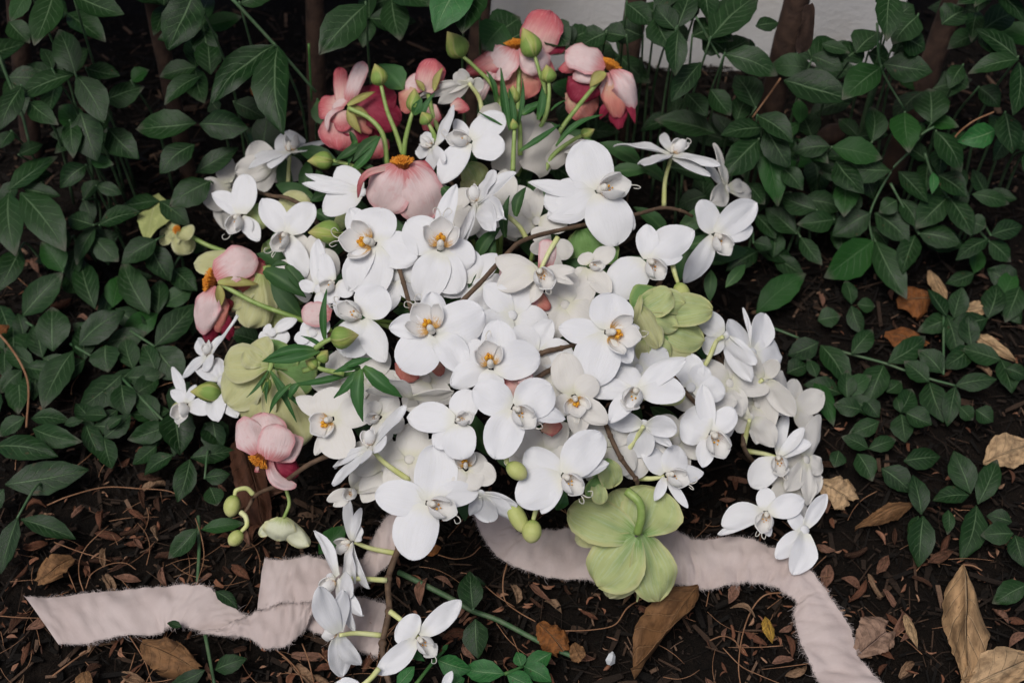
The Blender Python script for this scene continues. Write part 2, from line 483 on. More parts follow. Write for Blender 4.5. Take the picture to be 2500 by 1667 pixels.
def mat_litter(name, stops, rib=(.42, .27, .15)):
    m = NT(name); u, v = m.uv()
    av = m.val('ABSOLUTE', m.val('MULTIPLY_ADD', v, 2., -1.))
    r = m.rand()
    nz = m.noise(1.0, stretched(m, u, v, 6., 5.), 5, .65)
    sp = m.noise(1.0, stretched(m, u, v, 26., 18.), 2)
    col = m.ramp(r, stops)
    col = m.mix(m.val('MULTIPLY', m.sstep(nz, .40, .66), .85), col, m.mix(.62, col, (.03, .014, .008)))
    ribw = m.sstep(av, .07, .0)
    col = m.mix(m.val('MULTIPLY', ribw, .5), col, rib)
    ph = m.val('ADD', m.val('MULTIPLY', u, 40.), m.val('MULTIPLY', av, -9.))
    wv = m.sstep(m.val('SINE', ph), .9, 1.)
    col = m.mix(m.val('MULTIPLY', wv, .22), col, rib)
    col = m.mix(m.val('MULTIPLY', m.sstep(sp, .68, .76), .6), col, (.05, .03, .02))
    h = m.val('SUBTRACT', nz, m.val('ADD', ribw, m.val('MULTIPLY', wv, .4)))
    return m.finish(col, .72, m.bump(h, .9, .002), .2, spec=.25)
M['litter'] = mat_litter('dry_leaflet', [(0, (.05, .024, .015)), (.25, (.10, .045, .026)), (.45, (.17, .078, .045)), (.62, (.25, .125, .078)), (.78, (.12, .052, .028)), (.9, (.30, .165, .105)), (1, (.34, .21, .13))])
for nm_, c0, c1 in (('dark brown', (.060, .028, .017), (.085, .038, .022)), ('reddish brown', (.15, .060, .034), (.20, .082, .045)), ('salmon brown', (.27, .135, .088), (.31, .165, .112)), ('tan', (.33, .20, .115), (.36, .23, .14))):
    M['lit ' + nm_] = mat_litter('leaflet_' + nm_.replace(' ', '_'), [(0, c0), (1, c1)])
M['tan'] = mat_litter('fallen_leaf_tan', [(0, (.50, .31, .155)), (.5, (.60, .41, .23)), (1, (.55, .37, .20))], rib=(.60, .45, .28))
M['brown'] = mat_litter('fallen_leaf_brown', [(0, (.23, .115, .048)), (1, (.30, .16, .07))], rib=(.40, .24, .12))
M['rust'] = mat_litter('fallen_leaf_rust', [(0, (.22, .075, .022)), (1, (.33, .13, .035))])
M['yellow'] = mat_litter('fallen_leaf_yellow', [(0, (.50, .30, .05)), (1, (.50, .30, .05))])
M['mapley'] = mat_litter('fallen_leaf_pinkish', [(0, (.36, .23, .16)), (1, (.36, .23, .16))], rib=(.45, .30, .24))
M['darkleaf'] = mat_litter('fallen_leaf_dark', [(0, (.085, .034, .018)), (1, (.085, .034, .018))], rib=(.13, .06, .03))

def mat_soil():
    m = NT('soil'); tc = m.n('ShaderNodeTexCoord')
    a = m.noise(28., tc.outputs['Object'], 6, .7); b = m.noise(240., tc.outputs['Object'], 4, .7)
    col = m.mix(m.sstep(a, .3, .75), (.0045, .0035, .0026), (.014, .0095, .0068))
    col = m.mix(m.val('MULTIPLY', m.sstep(b, .58, .75), .5), col, (.04, .027, .018))
    return m.finish(col, .95, m.bump(m.val('ADD', a, b), 1., .006), spec=.15)
M['soil'] = mat_soil()
def mat_mulch():
    m = NT('bark_mulch'); g = m.n('ShaderNodeNewGeometry').outputs['Random Per Island']
    tc = m.n('ShaderNodeTexCoord'); b = m.noise(300., tc.outputs['Object'], 3, .7)
    col = m.ramp(g, [(0, (.004, .0032, .0025)), (.5, (.010, .0075, .0055)), (.78, (.022, .0145, .010)), (.93, (.055, .033, .021)), (1, (.17, .105, .068))])
    col = m.mix(m.val('MULTIPLY', m.sstep(b, .45, .7), .5), col, m.mix(.5, col, (.004, .003, .002)))
    return m.finish(col, .85, m.bump(b, .7, .002), spec=.2)
M['mulch'] = mat_mulch()
def mat_wall():
    m = NT('white_stucco'); tc = m.n('ShaderNodeTexCoord')
    a = m.noise(9., tc.outputs['Object'], 4); b = m.noise(160., tc.outputs['Object'], 3)
    col = m.mix(m.sstep(a, .45, .75), (.90, .885, .86), (.78, .74, .68))
    return m.finish(col, .85, m.bump(b, .4, .002), spec=.2)
M['wall'] = mat_wall()
def mat_ribbon():
    m = NT('ribbon_cloth'); u, v = m.uv()
    c = m.n('ShaderNodeCombineXYZ')
    m.l(m.val('MULTIPLY', u, 260.), c.inputs[0]); m.l(m.val('MULTIPLY', v, 16.), c.inputs[1])
    wv = m.noise(1.0, c.outputs[0], 2)
    tc = m.n('ShaderNodeTexCoord'); b = m.noise(22., tc.outputs['Object'], 3)
    col = m.mix(m.sstep(b, .35, .7), (.68, .585, .55), (.60, .50, .465))
    col = m.mix(m.val('MULTIPLY', m.sstep(wv, .4, .7), .18), col, (.70, .62, .60))
    return m.finish(col, .7, m.bump(m.val('ADD', wv, m.val('MULTIPLY', b, .5)), .25, .0006), .25, spec=.15)
M['ribbon'] = mat_ribbon()
M['thread'] = mat_plain('ribbon_thread', (.68, .59, .56), .85, nscale=60., transl=.2)
M['stone'] = mat_plain('pale_stone', (.55, .57, .58), .7)

# ================================================================ the setting
def ground_z(x, y):
    return .010 * mnoise.noise(Vector((x * 7, y * 7, .3))) + .005 * mnoise.noise(Vector((x * 24, y * 24, 4.1)))
def build_ground():
    xs = np.concatenate([np.linspace(-30, -1.2, 8), np.linspace(-.8, .8, 130), np.linspace(1.2, 30, 8)])
    ys = np.concatenate([np.linspace(-30, -1.0, 8), np.linspace(-.65, 1.0, 130), np.linspace(1.5, 30, 8)])
    V = [(x, y, ground_z(x, y) - .006) for x in xs for y in ys]
    n = len(ys); F = []
    for i in range(len(xs) - 1):
        for j in range(n - 1):
            F.append((i * n + j, (i + 1) * n + j, (i + 1) * n + j + 1, i * n + j + 1))
    g = mesh_obj('ground', (np.array(V), F, [(0, 0)] * len(V)), M['soil'], np.zeros(3))
    tag(g, 'dark soil bed under the mulch', None, None, 'structure')
build_ground()

def build_mulch():
    parts = []
    for k in range(24000):
        x = random.uniform(-.62, .62); y = random.uniform(-.52, .60)
        L = random.choice((.003, .004, .006, .008, .011, .016, .024)) * random.uniform(.7, 1.4)
        W = min(L * .5, random.choice((.0005, .0009, .0013, .002, .0034)) * random.uniform(.7, 1.4)); H = random.uniform(.0004, .0016)
        a = random.uniform(0, 6.28); tl = random.uniform(-.35, .35); z = ground_z(x, y) - .003 + random.uniform(0, .007)
        ca, sa = math.cos(a), math.sin(a); ct, st_ = math.cos(tl), math.sin(tl)
        V = []
        bw = random.uniform(-.25, .25)
        for i, s in enumerate((-1, 1)):
            for (p, q) in ((-1, -1), (1, -1), (1, 1), (-1, 1)):
                j = random.uniform(.55, 1.05)
                lx = s * L * .5 * random.uniform(.8, 1.1); ly = p * W * .5 * j + bw * L * .2 * s; lz = q * H * .5 * j
                X = lx * ct - lz * st_; Z = lx * st_ + lz * ct
                V.append((x + X * ca - ly * sa, y + X * sa + ly * ca, z + Z))
        F = [(0, 3, 2, 1), (4, 5, 6, 7), (0, 1, 5, 4), (1, 2, 6, 5), (2, 3, 7, 6), (3, 0, 4, 7)]
        parts.append((np.array(V), F, [(0, 0)] * 8))
    for k in range(1100):      # chunkier bark pieces
        x = random.uniform(-.60, .60); y = random.uniform(-.50, .50); L = random.uniform(.010, .030); W = random.uniform(.003, .0075); H = random.uniform(.001, .003)
        a = random.uniform(0, 6.28); z = ground_z(x, y) + random.uniform(-.002, .005); ca, sa = math.cos(a), math.sin(a); tl = random.uniform(-.3, .3)
        V = []
        for s in (-1, 0, 1):
            for (p, q) in ((-1, -1), (1, -1), (1, 1), (-1, 1)):
                j = random.uniform(.5, 1.1) * (1.1 if s == 0 else .75)
                lx = s * L * .5 * random.uniform(.8, 1.15); ly = p * W * .5 * j; lz = q * H * .5 * j + lx * tl
                V.append((x + lx * ca - ly * sa, y + lx * sa + ly * ca, z + lz))
        F = [(0, 3, 2, 1), (8, 9, 10, 11)]
        for o in (0, 4):
            for i in range(4):
                F.append((o + i, o + (i + 1) % 4, o + 4 + (i + 1) % 4, o + 4 + i))
        parts.append((np.array(V), F, [(0, 0)] * 12))
    for k in range(1800):      # fibres and needles
        x = random.uniform(-.60, .60); y = random.uniform(-.50, .45); L = random.uniform(.010, .038); a = random.uniform(0, 6.28)
        z = ground_z(x, y) + random.uniform(.0, .006); bw = random.uniform(-.3, .3); r = random.uniform(.00018, .0005)
        d_ = np.array([math.cos(a), math.sin(a), random.uniform(-.12, .12)]); s_ = np.array([-math.sin(a), math.cos(a), 0])
        p = np.array([x, y, z])
        parts.append(tube([p - d_ * L * .5, p + s_ * L * bw * .5, p + d_ * L * .5], r, r * .6, 3, 2))
    g = mesh_obj('bark_mulch', merge(parts), M['mulch'], np.zeros(3), False)
    tag(g, 'dark shredded bark mulch covering the soil', 'mulch', None, 'stuff')
build_mulch()

def build_wall():
    y0 = .50; x0 = at_z(1185, 40, .05)[0] - .0
    nx, nz = 40, 16
    V = []; F = []
    X = np.linspace(x0, at_z(2190, 60, .05)[0], nx + 1); Z = np.linspace(-.05, 1.3, nz + 1)
    for yy in (y0, y0 + .12):
        for x in X:
            for z in Z:
                V.append((x, yy + .002 * mnoise.noise(Vector((x * 9, z * 9, yy))), z))
    W = nz + 1; m = (nx + 1) * W
    for i in range(nx):
        for j in range(nz):
            F.append((i * W + j, (i + 1) * W + j, (i + 1) * W + j + 1, i * W + j + 1))
            F.append((m + i * W + j, m + i * W + j + 1, m + (i + 1) * W + j + 1, m + (i + 1) * W + j))
    for j in range(nz):
        F.append((j, j + 1, m + j + 1, m + j))
        k = nx * W
        F.append((k + j, m + k + j, m + k + j + 1, k + j + 1))
    for i in range(nx):
        F.append((i * W + nz, (i + 1) * W + nz, m + (i + 1) * W + nz, m + i * W + nz))
    o = mesh_obj('white_wall', (np.array(V), F, [(0, 0)] * len(V)), M['wall'], np.zeros(3), False)
    tag(o, 'white rendered wall glimpsed behind the shrubs at the top', 'wall')
build_wall()

# ---------------------------------------------------------------- evergreen plants
SEEDS = [
 (150, 60, 'evergreen shrub in the top left corner with greyed leaf tips'),
 (170, 260, 'star of three dark leaves on a shoot near the upper left edge'),
 (60, 500, 'big pair of dark leaves at the left edge above the middle'),
 (430, 330, 'evergreen shrub round a brown trunk left of the upper left orchids'),
 (680, 170, 'long straight shoot with two large hanging leaves left of the crimson flower'),
 (860, 60, 'evergreen shrub with a dark trunk above the crimson flower'),
 (1110, 60, 'shrub with a fresh green leaf at the top edge left of the pink petals'),
 (1620, 110, 'evergreen shrub round a brown trunk right of the top pink flowers'),
 (1930, 190, 'evergreen shrub with curling peeled bark in front of the white wall'),
 (2170, 190, 'trailing shoot of round leaves just right of the white wall gap'),
 (2420, 190, 'evergreen shrub with a thick brown trunk in the top right corner'),
 (1880, 400, 'spray of dark leaves behind the upper right side-on orchid'),
 (2190, 560, 'branching runner of paired leaves at the right above the rust leaves'),
 (2440, 600, 'leafy runner at the right edge above the tan fallen leaves'),
 (1905, 715, 'single broad leaf lying on bare soil right of the green hellebore'),
 (2085, 745, 'tiny seedling with small leaves on bare soil at the right'),
 (2010, 900, 'runner with drooping leaves touching the rightmost orchids'),
 (2230, 930, 'long runner of paired leaves crossing the soil at the right'),
 (2320, 745, 'upright two-leaved shoot beside the rust-coloured fallen leaf'),
 (2120, 1120, 'low cluster of leaves above the tan leaf right of the ribbon'),
 (2330, 1240, 'shoot of paired upright leaves above the long tan fallen leaf'),
 (2460, 1380, 'small leaves at the lower right edge above the tan fallen leaf'),
 (90, 960, 'cluster of dusty leaves at the left edge under the bent dry twig'),
 (260, 720, 'patch of dark leaves left of the pink flower with orange stamens'),
 (420, 760, 'leaf pair on a green stem close left of the bouquet'),
 (60, 1180, 'large dusty leaves at the left edge above the ribbon tail'),
 (270, 980, 'shoot of glossy leaves with a bare green stem left of the lowest left orchid'),
 (460, 1140, 'shoot of five leaves left of the lowest pale pink flower'),
 (500, 1310, 'small dark leaves on the soil between orchid buds and ribbon'),
 (1160, 1500, 'pair of upright leaves on the straight runner right of the lowest orchid'),
 (1230, 1640, 'cluster of fresh bright green leaves at the bottom edge'),
 (550, 1620, 'leaves at the bottom left beside the curled brown leaf'),
]
LV = []   # photo-pixel leaves: (bx, by, tx, ty, width, kind, depth offset in cm)
def LQ(k, rows, kind='leaf', push=0.):
    s = CROP[k][2]
    for (a, b, c, d, w) in rows:
        LV.append((*cp(k, a, b), *cp(k, c, d), w / s, kind, push))
LQ('Q1', [(200, -60, 70, 150, 130), (370, -60, 230, 290, 225), (500, -30, 850, 105, 200), (1330, -60, 1150, 345, 285),
 (515, 505, 395, 195, 215), (510, 510, 130, 670, 200), (520, 515, 715, 845, 210), (360, 480, 280, 330, 100), (150, 590, -10, 880, 180),
 (200, 700, 390, 840, 150), (550, 770, 650, 1090, 250), (480, 830, 500, 1080, 140), (740, 880, 940, 1080, 200), (1380, 520, 1120, 710, 150),
 (1880, 310, 1435, 695, 265), (1900, 320, 1920, 900, 300), (1340, 845, 930, 885, 225), (1365, 850, 1700, 880, 210), (1330, 990, 1090, 1180, 200),
 (1340, 1180, 1630, 1010, 160), (60, 1300, 375, 1050, 210), (130, 1060, 290, 980, 110), (60, 1320, 90, 1730, 240), (140, 1320, 450, 1720, 260),
 (590, 1130, 410, 1280, 150), (660, 1270, 830, 1320, 100), (1440, 1240, 1160, 1410, 215), (680, 1540, 960, 1450, 170), (160, 1290, 410, 1340, 120),
 (1640, 30, 1900, -60, 160), (80, 900, 0, 1010, 120), (620, 1100, 770, 1120, 100)])
LQ('Q1', [(715, 690, 980, 590, 195), (1440, 510, 1420, 260, 190), (590, 470, 820, 520, 140), (60, 150, 200, 290, 160), (1600, 700, 1810, 810, 160),
 (900, 560, 1020, 480, 130), (1500, 760, 1440, 690, 110)], push=-3)
LQ('Q2', [(655, 150, 520, 410, 130), (650, 230, 810, 390, 160), (640, 140, 460, 80, 160), (430, 460, 280, 250, 180), (155, 760, 430, 460, 215),
 (650, 710, 550, 370, 180), (770, 700, 830, 470, 150), (1020, 745, 830, 380, 200), (790, 710, 1020, 860, 150), (360, 1000, 350, 690, 240),
 (540, 960, 840, 720, 215), (720, 960, 740, 1140, 215), (1060, 965, 1330, 670, 200), (1060, 975, 1250, 1200, 240), (500, 1000, 290, 1390, 215),
 (170, 1110, 435, 1140, 150), (150, 1130, -10, 1280, 140), (830, 1160, 540, 1390, 205), (830, 1230, 870, 1440, 180), 
 (730, 1440, 570, 1440, 130), (140, 300, -10, 590, 180), (1030, 270, 1160, 520, 185), (1070, 240, 830, 400, 180),
 (1190, 1400, 1230, 1700, 240), (1400, 1490, 1530, 1650, 210)])
LQ('Q2', [(1180, 440, 1340, 580, 160), (1780, 940, 1580, 880, 170), (1110, 690, 1320, 560, 150), (90, 830, 100, 1110, 200), (120, 1170, 130, 1430, 190),
 (450, 480, 570, 600, 150), (0, 690, 100, 950, 160), (1400, 640, 1310, 880, 150)], push=-2)
LQ('S', [(360, 570, 795, 590, 220), (380, 690, 940, 840, 270), (290, 560, -20, 770, 220), (980, 620, 1190, 1050, 230), (60, 1330, 1020, 1160, 400),
 (-60, 890, 660, 1000, 330), (1230, 520, 960, 540, 140), (1400, 560, 1230, 690, 130), (1940, 650, 1465, 810, 260), (1990, 990, 1650, 1220, 230), (2180, 1040, 2040, 1530, 270),
 (2190, 1020, 2700, 930, 240), (740, 640, 950, 590, 120), (45, 1380, -160, 1700, 230)])
LQ('I', [(310, 560, 170, 1030, 235), (545, 690, 590, 1020, 250), (470, 1240, 705, 1200, 170), (520, 1330, 590, 1505, 200)])
LQ('M', [(170, -20, 0, 520, 210), (200, 0, 725, 190, 205), (1890, 90, 1600, 370, 200), (1930, 100, 2340, 30, 150), (2060, 690, 2270, 850, 130),
 (2060, 1440, 2352, 1330, 190), (1960, 1440, 1620, 1590, 150), (1740, 1030, 1600, 990, 80)])
LQ('N', [(700, 330, 960, 60, 220)], push=-1)
LQ('T', [(1200, 410, 1165, -30, 310), (1225, 520, 1255, 970, 315)], kind='leaf')
LQ('T', [(330, 1290, 520, 1060, 170), (790, 985, 1180, 1100, 260), (1560, 1150, 1080, 1095, 270), (1590, 1160, 1900, 1300, 230), (1760, 1070, 1700, 900, 160),
 (1780, 1060, 2100, 1240, 220), (2100, 910, 1780, 1130, 230), (850, 900, 910, 810, 60), (900, 1290, 1100, 1200, 200), (460, 850, 640, 1000, 100)], kind='leafbright')
LQ('Q3', [(130, 190, 0, 40, 160), (140, 180, 230, -60, 170), (145, 195, 130, 480, 150), (350, 250, 660, -40, 270), (440, 350, 785, 470, 190), (640, 690, 510, 480, 200),
 (290, 400, 100, 650, 150), (820, 515, 1260, 650, 270), (1440, 430, 1190, 640, 200), (1455, 410, 1770, 450, 220), (1590, 720, 1620, 975, 200), (1760, 790, 1750, 560, 235),
 (1495, -50, 1480, 255, 180), (690, 815, 420, 860, 160), (700, 820, 860, 1070, 180), (650, 740, 880, 900, 170), (660, 890, 430, 1130, 200), (670, 910, 795, 1310, 180),
 (1115, 935, 880, 960, 160), (1125, 940, 1450, 1010, 180), (1500, 1090, 1130, 1080, 180), (1150, 1030, 1330, 1225, 180), (1380, 910, 1380, 680, 160), (1790, 840, 1950, 1100, 210),
 (2320, 380, 2000, 460, 140), (2310, 370, 2040, 190, 170), (2320, 400, 2280, 740, 160), (2230, 720, 2280, 980, 200), (1550, 1095, 1740, 1300, 160), (1800, 1120, 1990, 1250, 180),
 (1370, 1360, 1130, 1500, 190), (1400, 1360, 1620, 1540, 200), (1860, 1260, 1660, 1460, 190), (1870, 1260, 2020, 1500, 170), (1540, 1280, 1430, 1350, 120), (1560, 1270, 1690, 1450, 140),
 (900, 1490, 700, 1330, 160), (1140, 1400, 910, 1430, 150), (1030, 1340, 800, 1250, 160), (1210, 1150, 1210, 1370, 160), (1680, 1490, 1950, 1560, 160), (2000, 1400, 2110, 1450, 140),
 (2020, 1240, 2260, 1300, 110), (2140, 1500, 2352, 1440, 130), (580, 1170, 700, 1300, 140), (810, 1070, 940, 1210, 140), (100, 1070, 330, 1150, 130), (330, 1250, 140, 1320, 140)])
LQ('Q3', [(2170, 830, 1940, 900, 160), (1770, 1100, 1765, 1240, 60)], kind='leafbright')
LQ('Q3', [(990, 360, 1200, 440, 130), (1060, 280, 1240, 340, 100), (1000, 880, 930, 720, 170), (640, 170, 790, 140, 120), (350, 570, 480, 740, 160), (200, 600, 330, 740, 140),
 (1960, 420, 1880, 560, 120), (380, 850, 0, 750, 180), (2060, 560, 2200, 680, 140), (1500, 330, 1700, 260, 130), (1850, 480, 2000, 560, 150)], push=-3)
LQ('Q4', [(1210, 245, 880, 495, 260), (1225, 250, 1440, 640, 200), (1495, 210, 1410, 470, 160), (1510, 190, 1830, 280, 200), (2000, 235, 1775, 375, 120), (2000, 250, 2150, 390, 160),
 (2200, 550, 1990, 440, 180), (2210, 560, 2110, 800, 160), (410, 740, 750, 465, 200), (1060, 680, 1025, 510, 110), (1060, 690, 1140, 890, 115), (1100, 680, 1225, 690, 115), (830, 790, 985, 760, 150),
 (1710, 760, 1590, 570, 140), (1715, 770, 1790, 1050, 145), (835, 940, 625, 1030, 170), (850, 960, 1040, 1250, 190), (820, 1180, 760, 1050, 90), (815, 1190, 940, 1510, 140),
 (1060, 1020, 1210, 850, 140), (1280, 1095, 1170, 1360, 190), (1310, 1080, 1580, 890, 160), (1680, 1150, 1520, 990, 160), (1590, 1210, 1420, 1070, 160), (1590, 1210, 1690, 1480, 190),
 (1770, 1235, 2055, 1190, 140), (1770, 1240, 1720, 1510, 130), (1130, 1400, 940, 1360, 140), (1390, 1420, 1480, 1250, 160), (1395, 1420, 1370, 1310, 70), (1400, 1430, 1430, 1620, 160),
 (1430, 1420, 1610, 1500, 160), (1250, 1480, 1040, 1570, 130), (1800, 1380, 1890, 1470, 120), (1910, 1400, 2030, 1480, 140), (2110, 1120, 2260, 1180, 120), (710, 220, 860, 410, 120), (390, 260, 520, 300, 115)])
LQ('Q4', [(620, 1150, 760, 1090, 150), (1300, 1280, 1400, 1200, 130), (1150, 1330, 1250, 1450, 130)], push=-1.5)
LQ('P', [(1520, 430, 1460, 160, 145), (1840, 300, 1600, 330, 135), (1500, 440, 1430, 600, 90), (1530, 440, 1510, 780, 190), (1850, 290, 1740, 0, 190), (1900, 360, 2030, 60, 160), (1890, 370, 1800, 730, 180),
 (2140, 560, 1920, 570, 160), (2130, 480, 1960, 440, 120), (2150, 570, 2212, 780, 160), (2230, 900, 2000, 1030, 160), (1700, 400, 1700, 560, 90), (1090, 20, 1190, 200, 155), (1250, 120, 1450, 280, 180),
 (960, 0, 930, 110, 120), (1400, 70, 1650, 40, 155)])
LV.append((893, 12, 780, 135, 100, 'leaf', 0)); LV.append((1140, -60, 1060, 75, 105, 'leafbright', 0)); LV.append((1170, -40, 1130, 80, 100, 'leaf', -1))
LV.append((775, 245, 800, 310, 60, 'filler', 1)); LV.append((985, 220, 925, 155, 70, 'frond', 1))
LV.append((1200, 90, 1270, 40, 90, 'leaf', -4)); LV.append((1330, 60, 1390, 110, 90, 'leaf', -3)); LV.append((1450, 170, 1480, 100, 80, 'leaf', -3)); LV.append((1230, 60, 1180, 120, 100, 'leaf', -3))
for q in [(1640, 60, 1560, 10, 70), (1650, 60, 1700, -10, 75), (1600, 40, 1640, 120, 75), (1570, 90, 1500, 60, 75), (1690, 90, 1760, 60, 80), (1480, 80, 1420, 110, 70), (1530, 10, 1590, 60, 70), (1700, 20, 1750, -20, 60),
          (2170, 60, 2230, 10, 80), (2200, 90, 2260, 120, 80), (2180, 20, 2140, -30, 60), (2300, 60, 2360, 20, 80), (2240, 40, 2180, 110, 80), (2120, 130, 2180, 160, 80), (1760, 130, 1830, 95, 75), (1770, 125, 1715, 90, 70), (1850, 140, 1790, 120, 70), (1980, 150, 2050, 105, 78), (1985, 150, 1960, 90, 60), (2080, 140, 2020, 120, 75), (2090, 130, 2150, 80, 80), (2060, 150, 2110, 115, 70), (1240, 100, 1300, 70, 75), (1390, 100, 1450, 75, 75), (1400, 110, 1360, 70, 65), (1530, 90, 1470, 80, 60), (1690, 50, 1640, 10, 70), (1720, 70, 1790, 100, 75)]:
    LV.append((*q, 'leaf', random.uniform(-4, -1.5)))
NMAIN = len(LV)
# darker leaves deeper in the hedge
def in_gap(x, y):
    return (1175 < x < 1530 and y < 85) or (1735 < x < 2150 and y < 130)
for k in range(70):
    x = random.uniform(-60, 2560); y = random.uniform(-90, 420)
    a0 = random.uniform(0, 6.28)
    if in_gap(x, y) or (x < 1150 and random.random() < .62): continue
    for j in range(random.choice((2, 3, 4))):
        a = a0 + j * 1.7 + random.uniform(-.4, .4); L = random.uniform(80, 130)
        tx, ty = x + L * math.cos(a), y + L * .8 * math.sin(a)
        if in_gap(tx, ty) or in_gap((x + tx) / 2, (y + ty) / 2): continue
        LV.append((x, y, tx, ty, L * random.uniform(.5, .62), 'leaf', random.uniform(-13, -5)))
for (x0, x1, y0, y1, n) in ((-40, 430, 430, 1100, 26), (1700, 2540, 300, 700, 26), (1950, 2500, 700, 1150, 8)):
    for k in range(n):
        x = random.uniform(x0, x1); y = random.uniform(y0, y1); a = random.uniform(0, 6.28); L = random.uniform(70, 110)
        for j in range(2):
            LV.append((x, y, x + L * math.cos(a + j * 2.2), y + L * .8 * math.sin(a + j * 2.2), L * .55, 'leaf', random.uniform(-3.2, -1.6)))

PL = []
for (sx, sy, lab) in SEEDS:
    og = at_z(sx, sy, .01)
    PL.append(Thing('evergreen_plant', og, lab, 'plant', 'evergreen plants of the bed'))
def nearest(x, y):
    return min(range(len(SEEDS)), key=lambda i: (SEEDS[i][0] - x) ** 2 + (SEEDS[i][1] - y) ** 2)
TOCAM = -FW
bases = {}
for i, (bx, by, tx, ty, w, kind, push) in enumerate(LV):
    zb = z_hedge(bx, by)
    d = depth_z(bx, by, zb) - push * .01
    if i < NMAIN and push == 0:
        d += random.uniform(-.008, .008)
    dmax = depth_z(bx, by, .016)
    d = min(d, dmax)
    if push < -4: d = min(d, (.47 + .8) / max(.05, ray(bx, by)[1]))
    B = at_depth(bx, by, d)
    k = .75 if push > -4 else .4
    N = nrm(np.array([0, 0, 1.]) * .62 + TOCAM * k + np.array([random.uniform(-.32, .32), random.uniform(-.3, .3), random.uniform(-.1, .2)]))
    # tip on the leaf's own plane
    r = ray(tx, ty)
    dt = np.dot(B - CW, N) / np.dot(r, N)
    dt = max(d - .03, min(d + .03, dt))
    dt = min(dt, depth_z(tx, ty, .012))
    T = at_depth(tx, ty, dt)
    geo = blade(B, T, w * d / FPX, N, 'leaf', bend=random.uniform(.0, .09), cup=random.uniform(-.12, .12), vee=random.uniform(-.28, -.04),
                curl=random.uniform(-.02, .10), sway=random.uniform(-.05, .05), ruf=random.uniform(0, .02), twist=random.uniform(-.4, .4), und=random.uniform(.01, .05), wav=.05, asym=random.uniform(-.12, .12), nu=14 if push > -4 else 9, nv=6 if push > -4 else 4,
                thick=.0005, ser=.025 if push > -4 else 0)
    pi = nearest(.5 * (bx + tx), .5 * (by + ty))
    PL[pi].part('leaf', geo, M[kind])
    bases.setdefault((pi, round(bx / 26), round(by / 26)), (B, push))
for (pi, _, _), (B, push) in bases.items():
    og = PL[pi].origin
    root = np.array([B[0] * .93 + og[0] * .07 + random.uniform(-.01, .01), B[1] + .02 + random.uniform(0, .03), .0])
    mid = .5 * (B + root) + np.array([random.uniform(-.008, .008), .012, .01])
    if B[2] > .03 and push > -4 and random.random() < .55:
        PL[pi].part('stem', tube([B + (B - mid) * .03, mid, root], .0010, .0016, 5, 4), M['gstem2'])
# runner and shoot stems seen in the photograph
def stem_px(pts, r0, r1, mat, z=None, push=0.):
    P = []
    for (x, y) in pts:
        zz = z_hedge(x, y) if z is None else z
        P.append(at_depth(x, y, depth_z(x, y, zz) - push * .01))
    return tube(P, r0, r1, 6, 5)
def stems(k, rows, r=.0014, z=None, push=-.3, mat='gstem2'):
    for row in rows:
        pts = [cp(k, *p) for p in row]
        x, y = np.mean(pts, axis=0)
        PL[nearest(x, y)].part('stem', stem_px(pts, r, r * .8, M[mat], z, push), M[mat])
stems('Q1', [[(1575, -20), (1870, 300), (2160, 630)], [(-10, 380), (70, 580), (150, 780), (200, 980)]], .0017)
stems('Q1', [[(2110, 300), (2120, 500), (2130, 690)]], .0012, mat='frond')
stems('Q3', [[(1415, 150), (1440, 430), (1590, 700)], [(1610, 980), (1500, 1100), (1370, 1360), (1385, 1540)], [(1500, 1170), (1680, 1500)], [(1780, 810), (1700, 860), (1610, 985)],
              [(260, 110), (340, 250), (410, 370)], [(1720, 980), (1770, 1120), (1860, 1250)]], .0013)
stems('Q3', [[(800, 500), (700, 640), (620, 750)], [(1880, 1000), (1910, 880), (2020, 780), (2160, 715)]], .0010, mat='needle')
stems('Q4', [[(520, 840), (700, 910)], [(980, 1000), (1280, 1080), (1420, 1130), (1600, 1190), (1770, 1235)], [(1690, 740), (1690, 950), (1690, 1160)]], .0014)
stems('Q2', [[(830, 1180), (1150, 1510)], [(890, 860), (1060, 970)], [(480, 950), (620, 1030)], [(130, 770), (240, 840)]], .0014)
stems('Q2', [[(-20, 870), (60, 960), (150, 1100), (195, 1250), (180, 1520)]], .0012, push=.5, mat='needle')
stems('T', [[(340, -20), (900, 260), (1180, 420), (1500, 540), (2000, 800), (2420, 980)]], .0026, z=.012)
stems('T', [[(540, 1270), (760, 990), (870, 880)], [(1560, 1150), (1770, 1065)]], .0016, z=.03, mat='frond')
stems('M', [[(1960, 1080), (2000, 1300), (2050, 1568)], [(1900, -30), (1905, 300), (1890, 600)]], .0017, z=.012)

# brown trunks of the hedge, rising out of the picture
def trunk(pi, x0, y0, x1, y1, rad, depth_y):
    def aty(px, py, yy):
        r = ray(px, py); return CW + r * ((yy - CW[1]) / r[1])
    A = aty(x1, y1, depth_y); B = aty(x0, y0, depth_y + .015)
    d = (B - A) / max(1e-6, (B[2] - A[2]))
    low = A - d * (A[2] + .03); high = B + d * .45
    P = []
    for k in range(15):
        t = k / 14.; q = low + (high - low) * t
        P.append(q + np.array([.0022 * mnoise.noise(Vector((t * 6, pi * 3.1, 0))), .002 * mnoise.noise(Vector((t * 6, pi * 3.1, 9))), 0]))
    PL[pi].part('trunk', tube(P, rad * 1.08, rad * .88, 12, 3, .03), M['bark'])
trunk(3, 372, 0, 420, 230, .0085, .34); trunk(5, 768, 0, 772, 160, .0095, .36); trunk(6, 1178, 10, 1165, 140, .0095, .36)
